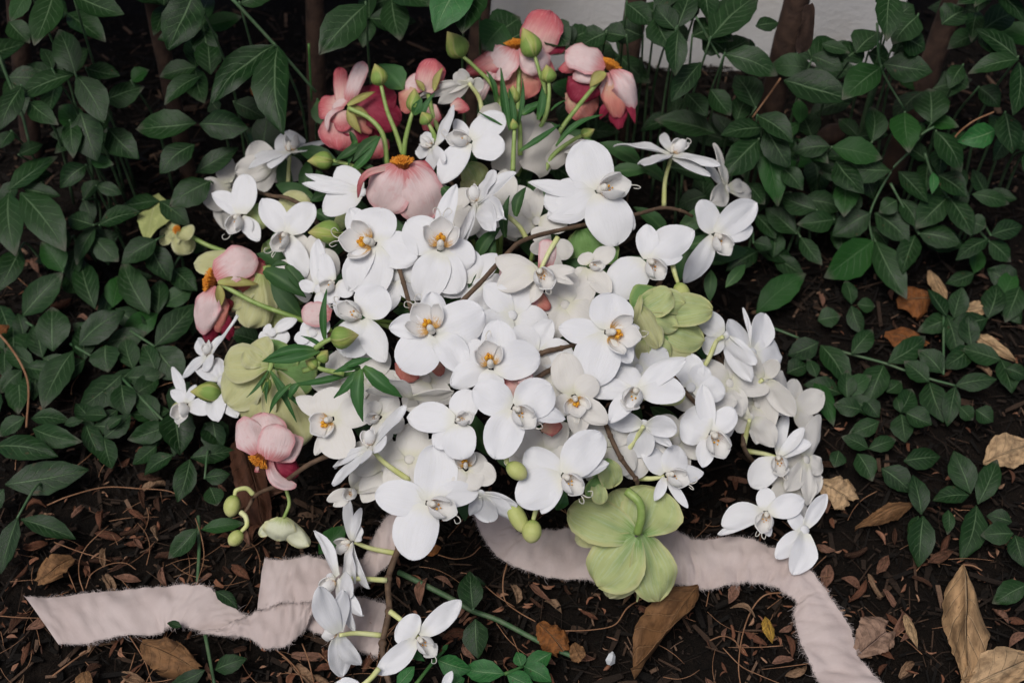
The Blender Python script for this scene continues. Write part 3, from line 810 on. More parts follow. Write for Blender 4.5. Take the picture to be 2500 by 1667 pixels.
trunk(7, 1552, 0, 1535, 150, .0105, .35); trunk(8, 1945, 0, 1905, 175, .0125, .33); trunk(10, 2330, 0, 2272, 160, .0125, .35); trunk(0, 40, 0, 60, 200, .010, .36)
def strip_px(k, pts, w, push, mat, pi, name, **kw):
    P = [cp(k, *p) for p in pts]
    B = at_depth(*P[0], depth_z(*P[0], z_hedge(*P[0])) - push * .01); T = at_depth(*P[1], depth_z(*P[1], z_hedge(*P[1])) - push * .01)
    PL[pi].part(name, blade(B, T, w / CROP[k][2] * .00036, nrm(TOCAM + np.array([.4, 0, 0])), 'strap', **kw), M[mat])
strip_px('Q3', [(985, 30), (925, 340)], 105, 3, 'bark', 8, 'bark_strip', bend=.05, cup=.25, twist=1.1, wav=.2, und=.08, nu=16)

# unseen leaves added above the frame to darken the hedge, open over the wall
def build_canopy():
    parts = []
    for k in range(5200):
        x = random.uniform(-.95, .95); y = random.uniform(.27, .75); z = random.uniform(.33, .80)
        if -.08 < x < .56: continue
        a = random.uniform(0, 6.28); L = random.uniform(.03, .048)
        B = np.array([x, y, z]); T = B + np.array([math.cos(a), math.sin(a), random.uniform(-.5, .1)]) * L
        parts.append(blade(B, T, L * .55, nrm([random.uniform(-.5, .5), random.uniform(-.5, .3), 1]), 'leaf', nu=4, nv=2, thick=.0005))
    o = mesh_obj('shade_canopy', merge(parts), M['leaf'], np.zeros(3))
    tag(o, 'added out-of-view foliage that shades the evergreen hedge', 'foliage', None, 'stuff')
build_canopy()

# ================================================================ the bouquet
def tip_point(C, dC, cpx, t, n, Lp=140.):
    """3-D tip of a tepal seen at photo pixel t, on the flower plane with camera-space normal n"""
    dx, dy = t[0] - cpx[0], -(t[1] - cpx[1])
    d2 = math.hypot(dx, dy)
    nz = n[2] if abs(n[2]) > .06 else .06
    dz = -(n[0] * dx + n[1] * dy) / nz
    lim = math.sqrt(max(0., Lp * Lp - d2 * d2)) if d2 < Lp else 0.
    lim = max(lim, .22 * d2)
    dz = max(-lim, min(lim, dz))
    return at_depth(t[0], t[1], dC * (1 - dz / FPX))
def unitn(n):
    n = np.asarray(n, float); return n / np.linalg.norm(n)

def orchid(label, cx, cy, lay, n, tips, lip=None, u=62, ped=None, mat='orchid', throat=False, z=None):
    n = unitn(n)
    z = z_bouquet(cx, cy) if z is None else z
    dC = depth_z(cx, cy, z) - lay * .01
    C = at_depth(cx, cy, dC)
    N = camvec(n); s = dC / FPX
    th = Thing('orchid_flower', C, label, 'orchid', 'white orchid blossoms of the bouquet')
    m = len(tips)
    for i, t in enumerate(tips):
        w = t[2]
        T = tip_point(C, dC, (cx, cy), t, n)
        wide = w > .62 * np.linalg.norm(T - C) / s
        off = N * (.0008 * (i - m * .5))
        base = C + off + nrm(T - C) * .002
        back = np.dot(N, TOCAM) < -.05
        geo = blade(base, T + off, w * s * 1.06, N, 'petal' if wide else 'sepal',
                    bend=random.uniform(.0, .07), cup=random.uniform(-.02, .18) if wide else random.uniform(-.25, .2),
                    curl=random.uniform(-.04, .07), sway=random.uniform(-.06, .06), ruf=random.uniform(0, .045), rufn=random.uniform(.6, 2.2), und=random.uniform(.02, .07), asym=random.uniform(-.16, .16), notch=random.choice((0, 0, 0, .08)),
                    twist=random.uniform(-.18, .18), vee=random.uniform(-.10, .06) if wide else random.uniform(-.15, .12), nu=14, nv=10, fine=.006, wav=.02, thick=.0007)
        th.part('petal' if wide else 'sepal', geo, M[mat])
    if lip is not None:
        if not throat: u *= .88
        e = np.array([lip[0] - cx, lip[1] - cy, 0.])
        ln = np.hypot(e[0], e[1]); U = u * s
        D = RT * e[0] / (ln + 1e-6) - UP * e[1] / (ln + 1e-6)
        D = nrm(D - np.dot(D, N) * N + .001 * UP)
        if np.dot(N, TOCAM) < 0.25: D = nrm(D + .2 * TOCAM)
        S = np.cross(N, D)
        def lp(a, b, c): return C + (D * a + S * b + N * c) * U
        th.part('column', merge([lathe(lp(.0, 0, .05), lp(.14, 0, .40), .13 * U, OVO, 10, 8), blob(lp(.15, 0, .38), N + D * .6, .125 * U, .30 * U)]), M['column'])
        op = random.uniform(.85, 1.2)
        lb = th.part('lip', blade(lp(.12, 0, .06), lp(random.uniform(1.0, 1.15), 0, random.uniform(.22, .42)), .80 * U, N, 'lip', bend=-.12, cup=-.4, curl=-.12, nu=12, nv=8, thick=.0008), M['lip' if throat else 'lipw'])
        cs = 1. if throat else .45
        th.part('callus', merge([blob(lp(.36, .08, .20), N + D * .3, .095 * U * cs, .30 * U * cs, 8, 6), blob(lp(.36, -.08, .20), N + D * .3, .095 * U * cs, .30 * U * cs, 8, 6), blob(lp(.47, 0, .20), N + D * .3, .07 * U * cs, .22 * U * cs, 8, 6)]), M['callus'], lb)
        for sg in (-1, 1):
            if throat:
                g = blade(lp(.16, sg * .12, .04), lp(.66, sg * .58 * op, .46), .58 * U, nrm(-S * sg * .55 + D * .15 + N * .75), 'round', bend=-.18, cup=-.45, nu=10, nv=8, thick=.0008)
            else:
                g = blade(lp(.14, sg * .16, .06), lp(.70, sg * .30 * op, .64), .66 * U, nrm(-S * sg * .9 + D * .1 + N * .1), 'round', bend=-.20, cup=-.6, nu=10, nv=8, thick=.0008)
            th.part('side_lobe', g, M['lip' if throat else 'lipw'], lb)
            if u > 48 and random.random() < .62:
                th.part('tendril', tube([lp(1.02, sg * .03, .33), lp(1.22, sg * .09, .40), lp(1.30, sg * .22, .52), lp(1.18, sg * random.uniform(.22, .36), .6), lp(1.06, sg * .22, .54)], .0005, .00026, 5, 5), M['column'], lb)
    else:
        th.part('column', blob(C + N * .0004, N, .0045, .0035), M[mat])
    if ped is not None:
        P = [C - N * .003]
        m = len(ped)
        for i, q in enumerate(ped):
            dq = dC + .012 * (i + 1) / m + (q[2] * .01 if len(q) > 2 else 0)
            P.append(at_depth(q[0], q[1], dq))
        if m == 1:
            P.insert(1, .5 * (P[0] + P[1]) + nrm(np.cross(P[1] - P[0], TOCAM)) * .003)
        th.part('pedicel', tube(P, .0017, .0024, 7, 6), M['pedicel'])
    return th

O = orchid
# ---- upper left
O('side-on orchid with thin blades just left of the crimson flower, on an upright stalk', 706, 372, 1.0, (-.1, .88, .42),
  [(703, 318, 75), (622, 372, 62), (798, 343, 60), (607, 408, 58), (660, 412, 46)], (706, 340), 56, [(704, 430), (703, 482)])
O('shaded cream orchid seen from behind, under the side-on orchid at upper left', 668, 405, -1.2, (-.2, .2, -.9),
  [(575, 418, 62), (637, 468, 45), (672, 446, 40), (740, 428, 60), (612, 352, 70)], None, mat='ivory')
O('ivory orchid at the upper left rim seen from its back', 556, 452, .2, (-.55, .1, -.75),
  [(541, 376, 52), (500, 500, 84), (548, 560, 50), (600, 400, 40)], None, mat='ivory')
O('upper left orchid with one upright broad petal and hanging lip', 587, 527, 2.0, (-.25, .15, .9),
  [(515, 470, 44), (596, 424, 66), (632, 588, 40), (610, 575, 34), (560, 570, 26)], (572, 590), 60)
O('orchid with two raised rabbit-ear petals at upper left', 701, 574, 2.4, (.0, .25, .95),
  [(660, 592, 30), (640, 485, 60), (764, 498, 64), (746, 676, 50)], (668, 628), 62)
O('half-hidden orchid left of the drooping pale pink flower', 884, 470, 1.4, (-.1, .3, .9),
  [(737, 446, 26), (822, 412, 62), (790, 520, 74), (745, 424, 24)], None)
# ---- centre left
O('large open orchid below the drooping pale pink flower, yellow throat turned left', 915, 596, 3.4, (-.15, .2, .97),
  [(852, 506, 60), (850, 710, 62), (929, 506, 106), (1021, 628, 88), (902, 727, 112)], (826, 588), 78, throat=True)
O('large orchid right of the one under the drooping pink flower, lip pointing up', 1075, 610, 2.4, (.05, .1, .98),
  [(1114, 450, 44), (992, 540, 92), (1158, 640, 74), (1028, 730, 88), (1120, 716, 86)], (1078, 540), 74, throat=True)
O('orchid seen edge-on with crossed thin blades in the upper middle', 1162, 498, 3.0, (-.72, .35, .35),
  [(1221, 528, 66), (1198, 560, 56), (1254, 418, 56), (1211, 418, 62), (1121, 604, 60), (1136, 590, 44)], (1150, 450), 52, [(1225, 520), (1265, 550), (1285, 582)])
O('small sideways orchid at the top middle with a tall thin petal', 1056, 358, 1.6, (-.7, .1, .55),
  [(1106, 257, 40), (1026, 332, 44), (1013, 368, 42), (1044, 434, 44), (1090, 396, 40)], (1030, 345), 40)
O('top middle orchid with two rounded petals to the right', 1149, 347, 2.2, (-.2, .35, .9),
  [(1110, 290, 34), (1124, 310, 22), (1226, 274, 74), (1231, 368, 72), (1076, 448, 66)], (1092, 340), 60)
O('shaded cream orchid seen from behind between the top pink flowers', 1146, 200, 1.2, (.1, .55, -.7),
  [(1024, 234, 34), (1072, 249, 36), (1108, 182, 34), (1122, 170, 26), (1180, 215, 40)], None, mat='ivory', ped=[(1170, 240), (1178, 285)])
# ---- upper right
O('big bright orchid at upper right with lip and tendrils pointing right', 1458, 469, 3.2, (.12, .25, .96),
  [(1290, 444, 40), (1550, 558, 58), (1330, 500, 92), (1422, 345, 112), (1338, 532, 74), (1500, 602, 112)], (1548, 452), 86)
O('small orchid peeping above the big bright upper right orchid', 1440, 372, .2, (.2, .7, .5),
  [(1420, 338, 30), (1452, 345, 40), (1378, 372, 26), (1490, 400, 36)], None, mat='ivory')
O('side-on orchid with long horizontal blades at the upper right', 1639, 377, 2.0, (-.05, .93, .30),
  [(1557, 390, 40), (1734, 427, 40), (1499, 352, 64), (1759, 397, 60), (1573, 408, 56), (1621, 322, 24)], (1660, 338), 56, [(1624, 440), (1621, 504)])
O('narrow side-on orchid standing at the upper right rim', 1776, 462, .8, (.75, .3, .35),
  [(1751, 347, 50), (1721, 403, 40), (1740, 488, 52), (1830, 470, 52), (1812, 448, 36)], None, mat='ivory')
O('orchid at the right upper rim with lip hanging towards the soil', 1744, 574, 1.8, (.3, .1, .93),
  [(1841, 555, 54), (1712, 488, 66), (1848, 494, 70), (1668, 690, 54)], (1776, 640), 64)
O('orchid above the green hellebore with its lip and ringed tendril', 1581, 638, 2.8, (.1, .2, .96),
  [(1667, 626, 40), (1580, 547, 54), (1694, 562, 82), (1494, 726, 92)], (1612, 690), 70)
O('small white orchid in shade left of the one above the green hellebore', 1440, 651, 1.2, (-.1, .3, .9),
  [(1400, 690, 40), (1500, 604, 46), (1412, 770, 54), (1490, 720, 50), (1420, 622, 40)], (1470, 655), 40, mat='ivory')
O('blush orchid in the centre right with a round lip over pink petals', 1315, 664, 2.6, (-.1, .35, .9),
  [(1296, 735, 30), (1404, 658, 30), (1400, 690, 24), (1209, 628, 58), (1214, 704, 66)], (1345, 716), 68, [(1338, 620), (1362, 580)], mat='ivory')
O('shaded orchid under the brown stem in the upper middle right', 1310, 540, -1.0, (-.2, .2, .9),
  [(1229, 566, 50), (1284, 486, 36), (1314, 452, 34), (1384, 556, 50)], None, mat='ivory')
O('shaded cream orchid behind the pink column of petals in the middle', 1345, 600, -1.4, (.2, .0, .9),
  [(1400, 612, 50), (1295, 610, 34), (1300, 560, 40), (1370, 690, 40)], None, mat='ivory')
# ---- centre
O('open orchid at the right centre showing a yellow throat, beside the green hellebore', 1481, 812, 3.4, (.05, .15, .98),
  [(1542, 884, 56), (1562, 800, 30), (1364, 801, 62), (1494, 716, 106), (1443, 940, 112)], (1542, 826), 74, throat=True)
O('central orchid facing the camera with a striped yellow throat', 1058, 813, 4.0, (.0, .1, 1.),
  [(1052, 712, 66), (950, 800, 60), (1130, 910, 74), (1182, 760, 104), (978, 900, 106)], (1026, 764), 74, throat=True)
O('second facing orchid right of the central one, yellow throat and round cap', 1198, 897, 2.6, (.05, .1, 1.),
  [(1100, 940, 62), (1150, 830, 60), (1216, 780, 84), (1318, 868, 92), (1190, 960, 60)], (1188, 850), 66, throat=True)
O('orchid left of the central one with a green bud lying on its lower petal', 882, 775, 2.4, (-.1, .15, .98),
  [(812, 735, 40), (940, 884, 62), (936, 702, 92), (846, 872, 92)], (836, 752), 66)
O('small crowded orchid between the two big orchids at centre left', 818, 690, 1.4, (-.3, .2, .9),
  [(775, 660, 40), (800, 740, 44), (860, 720, 44), (790, 620, 40)], (800, 705), 46)
O('white blossom with strap petals left of the large orchid at centre left', 778, 706, .8, (-.3, .1, .9),
  [(772, 582, 42), (812, 640, 40), (730, 690, 30), (800, 760, 40)], None)
O('white blossom behind the green bud at middle left', 764, 812, .2, (-.2, .2, .9),
  [(735, 790, 44), (745, 860, 50), (790, 840, 44), (800, 780, 44), (720, 830, 36)], None)
O('small orchid tucked under the hanging green hellebore at left', 664, 812, .4, (-.1, .3, .9),
  [(704, 830, 44), (640, 838, 44), (725, 780, 30), (645, 800, 26)], None)
# ---- lower centre
O('large tilted orchid in the lower middle with lip to its lower right', 1254, 997, 3.6, (.15, .25, .95),
  [(1381, 1022, 46), (1240, 1110, 44), (1156, 948, 84), (1346, 942, 96), (1206, 1120, 92)], (1312, 1066), 72)
O('orchid pointing left beside the large tilted orchid in the lower middle', 1116, 1029, 2.4, (-.2, .25, .93),
  [(1146, 950, 70), (1060, 1090, 60), (994, 1020, 76), (1132, 1120, 84)], (1158, 1020), 48)
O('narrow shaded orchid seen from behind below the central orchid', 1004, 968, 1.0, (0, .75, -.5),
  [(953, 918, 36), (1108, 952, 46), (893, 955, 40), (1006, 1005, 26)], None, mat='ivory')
O('edge-on orchid with long crossing blades at lower left of centre', 902, 1093, 2.8, (-.6, .45, .32),
  [(938, 1070, 50), (989, 990, 58), (813, 1184, 60), (815, 1140, 40), (884, 1132, 56)], (890, 1040), 52, [(940, 1130), (1000, 1172)])
O('ivory orchid with yellow lip beside the pale hellebore at lower left', 811, 1023, 1.8, (-.15, .25, .95),
  [(722, 968, 46), (768, 1110, 34), (800, 946, 100), (916, 1000, 72), (850, 1116, 86)], (772, 1060), 60, mat='ivory', throat=True)
O('shaded cream orchid with a hidden yellow throat below the dark three-fingered leaf', 926, 1018, .6, (0, .2, .95),
  [(962, 958, 50), (985, 1045, 52), (898, 985, 44), (945, 1080, 54)], (912, 1022), 40, mat='ivory')
O('shaded cream orchid seen from the side under the crossing blades at lower left', 862, 1198, .6, (-.2, .5, .6),
  [(795, 1216, 40), (812, 1232, 30), (991, 1116, 56), (950, 1172, 56), (905, 1130, 60)], (866, 1240), 46, mat='ivory')
O('tilted shaded orchid with an orange throat above the largest lower orchid', 1137, 1144, 1.4, (.1, .3, .95),
  [(1210, 1168, 60), (1165, 1195, 54), (1190, 1125, 54), (1100, 1180, 50)], (1130, 1105), 46, mat='ivory', throat=True)
O('largest lower orchid with three broad petals and curled tendrils to the right', 1045, 1228, 3.2, (.1, .2, .97),
  [(1055, 1336, 46), (1168, 1202, 62), (916, 1206, 84), (1062, 1086, 102), (1003, 1366, 106)], (1126, 1262), 78)
O('drooping orchid seen from behind beside the two green buds at the bottom', 1172, 1204, 1.4, (.2, .6, -.6),
  [(1150, 1250, 30), (1257, 1264, 52), (1194, 1273, 66), (1262, 1238, 36)], None)
O('white orchid in the lower right middle with lip above the broad green hellebore', 1375, 1162, 3.0, (.1, .25, .96),
  [(1324, 1252, 44), (1487, 1130, 44), (1284, 1100, 82), (1470, 1060, 92), (1262, 1224, 92)], (1424, 1222), 72)
# ---- right
O('orchid with a big round left petal and dangling tendril at the right', 1737, 1057, 3.0, (.05, .2, .97),
  [(1717, 938, 46), (1715, 1140, 46), (1793, 998, 56), (1664, 1020, 100)], (1764, 1130), 76)
O('orchid over bare soil right of the broad green hellebore, lip to the right', 1625, 1159, 1.4, (.25, .35, .88),
  [(1681, 1238, 24), (1600, 1220, 26), (1574, 1090, 58), (1658, 1090, 66), (1717, 1154, 44)], (1700, 1196), 62, [(1590, 1168), (1552, 1166)])
O('broad white orchid with a smooth round cap in the right middle', 1556, 956, 2.6, (-.05, .45, .85),
  [(1520, 890, 66), (1427, 955, 56), (1676, 875, 56), (1672, 962, 76), (1490, 1030, 50)], (1534, 1010), 74)
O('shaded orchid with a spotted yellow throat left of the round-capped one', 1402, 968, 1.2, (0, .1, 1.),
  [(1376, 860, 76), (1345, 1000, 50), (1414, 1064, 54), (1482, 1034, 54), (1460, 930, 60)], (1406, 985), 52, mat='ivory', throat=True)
O('orchid seen from behind on a pale stalk under the round-capped one', 1571, 1036, 1.4, (.1, .4, -.8),
  [(1478, 1014, 56), (1652, 1050, 56), (1564, 1116, 66), (1640, 1088, 30)], None, ped=[(1555, 1065), (1520, 1120)])
O('white petals of an orchid behind the green hellebore at right', 1686, 945, .2, (.1, .2, .9),
  [(1685, 862, 62), (1770, 960, 64), (1730, 900, 50), (1640, 900, 46)], None)
O('reversed orchid with two long hanging petals at the right shoulder', 1768, 819, 2.4, (.35, .35, -.8),
  [(1710, 762, 60), (1722, 860, 50), (1748, 800, 40), (1846, 890, 44), (1834, 932, 52)], None, ped=[(1748, 835), (1725, 885), (1684, 938)])
O('white orchid facing away at the right rim with two upright petals', 1838, 860, .8, (.5, .35, .7),
  [(1816, 750, 14), (1782, 778, 66), (1868, 765, 64), (1908, 868, 84)], None)
O('reversed orchid with pointed petals below the right shoulder', 1864, 924, 1.6, (.35, .3, -.8),
  [(1826, 850, 40), (1900, 880, 40), (1886, 1046, 58), (1938, 1018, 58)], None, ped=[(1835, 950), (1795, 1005)], mat='ivory')
O('rightmost orchid peeping out past the reversed flowers', 1936, 1004, -.4, (.35, .3, .85),
  [(1946, 924, 54), (2012, 960, 60), (1990, 1040, 50)], None, mat='ivory')
O('shaded reversed orchid in the hollow of the right side', 1830, 1020, .2, (.1, .4, -.7),
  [(1744, 972, 54), (1890, 1086, 60), (1800, 1056, 40)], None, mat='ivory', ped=[(1824, 1050), (1816, 1085)])
O('orchid with two upright narrow petals at the lower right rim', 1900, 1116, 1.8, (-.2, .35, .85),
  [(1980, 1080, 40), (1921, 1002, 32), (1963, 1044, 32), (1836, 1190, 66)], (1912, 1178), 60, [(1868, 1108), (1820, 1100)])
O('reversed orchid at the far lower right rim above the tan leaf', 1968, 1122, .6, (.45, .2, .7),
  [(2004, 1012, 54), (2012, 1146, 50), (1978, 1232, 46), (1915, 1196, 50)], None, mat='ivory')
O('low orchid at the lower right with spread wings over the ribbon', 1870, 1252, 1.4, (.0, .25, .95),
  [(1753, 1303, 24), (1880, 1308, 26), (1868, 1190, 46), (1761, 1282, 60), (1962, 1222, 58)], (1848, 1318), 58)
O('lowest right orchid hanging upside down onto the ribbon', 1964, 1294, .6, (.25, .2, .8),
  [(2020, 1206, 40), (1930, 1250, 40), (1895, 1362, 46), (1936, 1402, 66)], None)
# ---- left rim
O('bunched white orchid under the red petal fringes at the left rim', 508, 868, .6, (-.7, .3, .5),
  [(478, 828, 34), (538, 818, 34), (582, 770, 20), (446, 920, 40), (512, 905, 46)], (515, 850), 36)
O('narrow-petalled orchid at the left rim behind the striped green bud', 540, 926, .9, (-.5, .55, .5),
  [(478, 878, 44), (524, 872, 32), (556, 946, 36), (528, 1026, 60), (580, 1020, 50)], None)
O('lowest left rim orchid with a hanging lip and curled tendril', 456, 988, 1.2, (-.5, .35, .75),
  [(413, 892, 26), (417, 952, 30), (522, 1000, 40), (480, 940, 34)], (470, 1052), 60)
# ---- spray lying on the ground
O('upper orchid of the spray below the bouquet, seen edge-on with upright petals', 858, 1322, 1.2, (-.75, .15, .45),
  [(842, 1208, 52), (874, 1280, 50), (884, 1240, 40), (866, 1424, 58), (899, 1437, 46)], (812, 1334), 54, [(905, 1338), (966, 1350)], z=.05)
O('middle orchid of the spray below the bouquet with a blade pointing up-left', 822, 1412, 1.6, (-.75, .2, .4),
  [(853, 1446, 60), (768, 1294, 50), (861, 1542, 52), (887, 1502, 40), (798, 1420, 36)], (786, 1448), 56, [(880, 1412), (944, 1416)], z=.045)
O('lower orchid of the spray seen from behind on the ribbon end', 826, 1546, 1.0, (-.35, .2, -.7),
  [(776, 1430, 60), (838, 1440, 44), (838, 1652, 66), (882, 1623, 40)], (792, 1552), 44, [(870, 1545), (930, 1550)], z=.04)
O('last orchid of the spray with two long wings at the bottom', 1021, 1556, 1.2, (.1, .15, .95),
  [(1126, 1465, 52), (920, 1643, 54), (972, 1522, 80)], (1056, 1592), 62, [(985, 1518), (952, 1492)], z=.035)
O('orchid cut off by the bottom edge below the spray', 845, 1700, 1.0, (0, .3, .9),
  [(820, 1664, 50), (870, 1660, 54), (790, 1700, 50)], None, ped=[(900, 1660), (925, 1632)], z=.03)
O('orchid petal tip rising from the bottom edge left of the fresh leaves', 1080, 1690, 1.4, (.1, .3, .9),
  [(1104, 1637, 22), (1040, 1720, 30)], None, z=.03)

# ---- shaded blossoms deeper in the bouquet
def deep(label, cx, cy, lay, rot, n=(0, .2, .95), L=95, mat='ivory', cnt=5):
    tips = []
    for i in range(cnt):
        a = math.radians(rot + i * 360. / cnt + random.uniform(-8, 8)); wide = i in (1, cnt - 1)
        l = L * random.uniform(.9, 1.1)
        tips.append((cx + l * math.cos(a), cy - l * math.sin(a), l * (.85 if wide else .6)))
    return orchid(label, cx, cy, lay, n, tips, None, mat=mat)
deep('deep shaded orchid behind the dangling-tendril orchid at the right', 1716, 1000, -.6, 20, (.2, .3, .9))
deep('deep shaded orchid under the reversed orchids of the right shoulder', 1782, 936, -.8, 70, (.3, .3, .85))
deep('shaded cream orchid between the rightmost flowers', 1850, 985, -.8, 130, (.4, .2, .85))
deep('deep shaded cream orchid below the spotted-throat orchid', 1470, 1085, -.8, 250, (.1, .2, .95))
deep('deep shaded cream orchid under the large tilted lower middle orchid', 1325, 1105, -.6, 200, (0, .2, .95))
deep('deep shaded cream orchid behind the largest lower orchid', 1000, 1120, .0, 160, (-.1, .3, .95))
deep('deep shaded cream orchid under the edge-on blades at lower left', 940, 1140, -.6, 240, (-.1, .3, .95))
deep('white blossom half lost behind the blush orchid', 1250, 770, -.2, 280, (.1, .2, .95), 100, 'orchid')
deep('shaded cream orchid left of the yellow-throated right centre orchid', 1380, 745, -.6, 30, (.1, .2, .95))
deep('shaded cream orchid behind the second facing orchid', 1330, 950, -.4, 100, (.1, .2, .95))
deep('shaded orchid behind the rabbit-ear orchid at upper left', 745, 640, -1.2, 60, (-.2, .2, .95), 90)
deep('deep orchid below the bud on the centre left orchid', 905, 930, -1.2, 10, (-.1, .3, .9), 90)
deep('shaded orchid above the large orchid with its lip pointing up', 1090, 520, -1.2, 50, (0, .3, .9), 85)
deep('deep orchid right of the edge-on upper middle orchid', 1225, 510, -1.6, 300, (0, .2, .95), 90)
deep('shaded orchid behind the low orchid with spread wings', 1930, 1180, -.8, 300, (.3, .2, .9), 90)
deep('shaded cream orchid in the hollow above the forked brown stem', 1560, 1090, -.8, 330, (.1, .2, .95), 90)

deep('white blossom in the gap behind the brown stem at centre left', 968, 676, -.2, 100, (-.1, .2, .95), 90, 'orchid')
deep('deep white orchid left of the blush orchid under the brown stem', 1165, 690, -.8, 200, (0, .2, .95), 90, 'orchid')
deep('deep white orchid right of the second facing orchid', 1310, 868, -.2, 60, (.1, .2, .95), 90, 'orchid')
deep('deep shaded cream orchid under the central orchid', 1040, 925, -.6, 320, (0, .2, .95), 85)
deep('deep shaded cream orchid beside the dark three-fingered leaf', 845, 930, -.8, 180, (-.1, .3, .9), 85)
deep('shaded cream orchid under the dangling-tendril orchid', 1650, 1075, -.6, 200, (.1, .2, .95), 80)
deep('deep white orchid above the broad white round-capped one', 1560, 900, -.6, 100, (.1, .2, .95), 85, 'orchid')
# ---------------------------------------------------------------- ranunculus
def px3(x, y, lay, z=None):
    z = z_bouquet(x, y) if z is None else z
    return at_depth(x, y, depth_z(x, y, z) - lay * .01)
def flower(name, label, cat, group, cx, cy, lay, petals, stam=None, stem=None, stem_r=.0021, z=None, stem_mat='gstem'):
    """petals: (bx,by,tx,ty,width,material,layer,profile,part name,extra)"""
    zz = z_bouquet(cx, cy) if z is None else z
    d0 = depth_z(cx, cy, zz) - lay * .01
    C = at_depth(cx, cy, d0)
    th = Thing(name, C, label, cat, group)
    s = d0 / FPX
    for p in petals:
        bx, by, tx, ty, w, mt, pl = p[:7]
        prof = p[7] if len(p) > 7 else 'petal'
        nm = p[8] if len(p) > 8 else 'petal'
        ex = dict(p[9]) if len(p) > 9 else {}
        B = at_depth(bx, by, d0 - pl * .01 + random.uniform(-.001, .001))
        dz = ex.pop('dz', random.uniform(-.008, .002))
        T = at_depth(tx, ty, d0 - pl * .01 - dz)
        N = camvec(ex.pop('n', (random.uniform(-.15, .15), .3, .95)))
        kw = dict(bend=random.uniform(.05, .13), cup=random.uniform(.05, .35), curl=random.uniform(0, .1), ruf=random.uniform(.02, .05), rufn=random.uniform(1, 2.5), sway=random.uniform(-.06, .06), und=.07, fine=.018, asym=random.uniform(-.15, .15), nu=15, nv=14, thick=.0004)
        if nm == 'sepal': kw.update(cup=-.5, ruf=0., und=.02)
        elif prof in ('petal', 'round', 'fan'):
            kw.update(fan=.34 if prof == 'fan' else .62 if prof == 'petal' else .56, rag=.10 if prof == 'fan' else .05)
            if mt.startswith('hell'): kw.update(fan=.60, rag=.035, cup=random.uniform(-.1, .25), bend=.05, ruf=.05, fine=.014, und=.11)
            if mt.startswith('hell') and prof != 'fan':
                kw.update(fan=0., rag=0., wav=.05, cup=random.uniform(-.15, .2)); prof = 'hround'; w *= 1.05
            elif prof == 'round':
                kw.update(fan=0., rag=0., wav=.09, ruf=random.uniform(.03, .06)); prof = 'disc'; w *= 1.05
            else:
                w = w * (1.04 if prof != 'fan' else 1.0); prof = 'wide'
        kw.update(ex)
        th.part(nm, blade(B, T, w * s, N, prof, **kw), M[mt])
    if stam is not None:
        sx, sy, rad, ax, sl = stam
        A = camvec(ax); Cs = at_depth(sx, sy, d0 - sl * .01); R = rad * s
        x = nrm(np.cross(A, [.3, .9, .1])); y = np.cross(A, x)
        parts = []
        for k in range(110):
            an = k * 2.399963; rr = math.sqrt((k + .5) / 110.)
            o = (x * math.cos(an) + y * math.sin(an))
            hgt = R * random.uniform(.75, .95) * (1.1 - .35 * rr)
            b = Cs + o * R * rr * .55
            m_ = b + A * hgt * .6 + o * R * .12 * rr
            t = b + A * hgt + o * R * .42 * rr
            parts.append(tube([b, m_, t], R * .030, R * .055, 4, 2))
        parts.append(blob(Cs + A * R * .2, A, R * .42, R * .7))
        th.part('stamens', merge(parts), M['stamen'])
    if stem is not None:
        P = [at_depth(q[0], q[1], d0 + (.004 if len(q) < 3 else -q[2] * .01)) for q in stem]
        th.part('stem', tube(P, stem_r, stem_r * 1.1, 8, 6), M[stem_mat])
    return th
RG = 'pink butterfly ranunculus of the bouquet'
def R_(label, *a, **k): return flower('ranunculus_flower', label, 'ranunculus', RG, *a, **k)
R_('drooping pale pink flower with an orange stamen tuft at upper centre', 982, 412, 4.2,
   [(965, 412, 872, 482, 20, 'rose', -.2, 'strap', 'petal', dict(bend=.42, cup=.2, sway=-.1)), (1000, 400, 1060, 430, 60, 'rose', -.4, 'petal'),
    (985, 408, 1050, 538, 118, 'pale', .2, 'round', 'petal', dict(bend=.14, cup=.3)), (972, 408, 918, 512, 112, 'pale', .5, 'round', 'petal', dict(bend=.16, cup=.3))],
   stam=(982, 410, 32, (0, .9, .45), -.1))
R_('pink flower at the left rim with orange stamens, seen from its side', 530, 690, 2.0,
   [(540, 690, 652, 640, 72, 'crimson', -1.0, 'fan'), (530, 690, 650, 650, 84, 'coral', -.5, 'petal'), (532, 735, 562, 826, 44, 'crimson', -.6, 'fan', 'petal', dict(cup=.2)),
    (528, 705, 506, 838, 56, 'crimson', -.5, 'fan', 'petal', dict(cup=.2)), (545, 730, 560, 760, 40, 'crimson', -.4, 'fan'),
    (530, 700, 530, 812, 52, 'coral', -.2, 'petal'), (525, 678, 625, 622, 88, 'pale', .3, 'round', 'petal', dict(bend=.12)), (524, 698, 488, 815, 72, 'pale', .3, 'petal', 'petal', dict(bend=.12, cup=.35)),
    (532, 690, 630, 692, 27, 'sepal', .7, 'lance', 'sepal'), (535, 696, 538, 750, 24, 'sepal', .7, 'lance', 'sepal')],
   stam=(526, 688, 33, (-.92, .2, .3), -.2), stem=[(540, 694, .6), (620, 738, 1.0), (700, 768, 1.3), (812, 808, .6)])
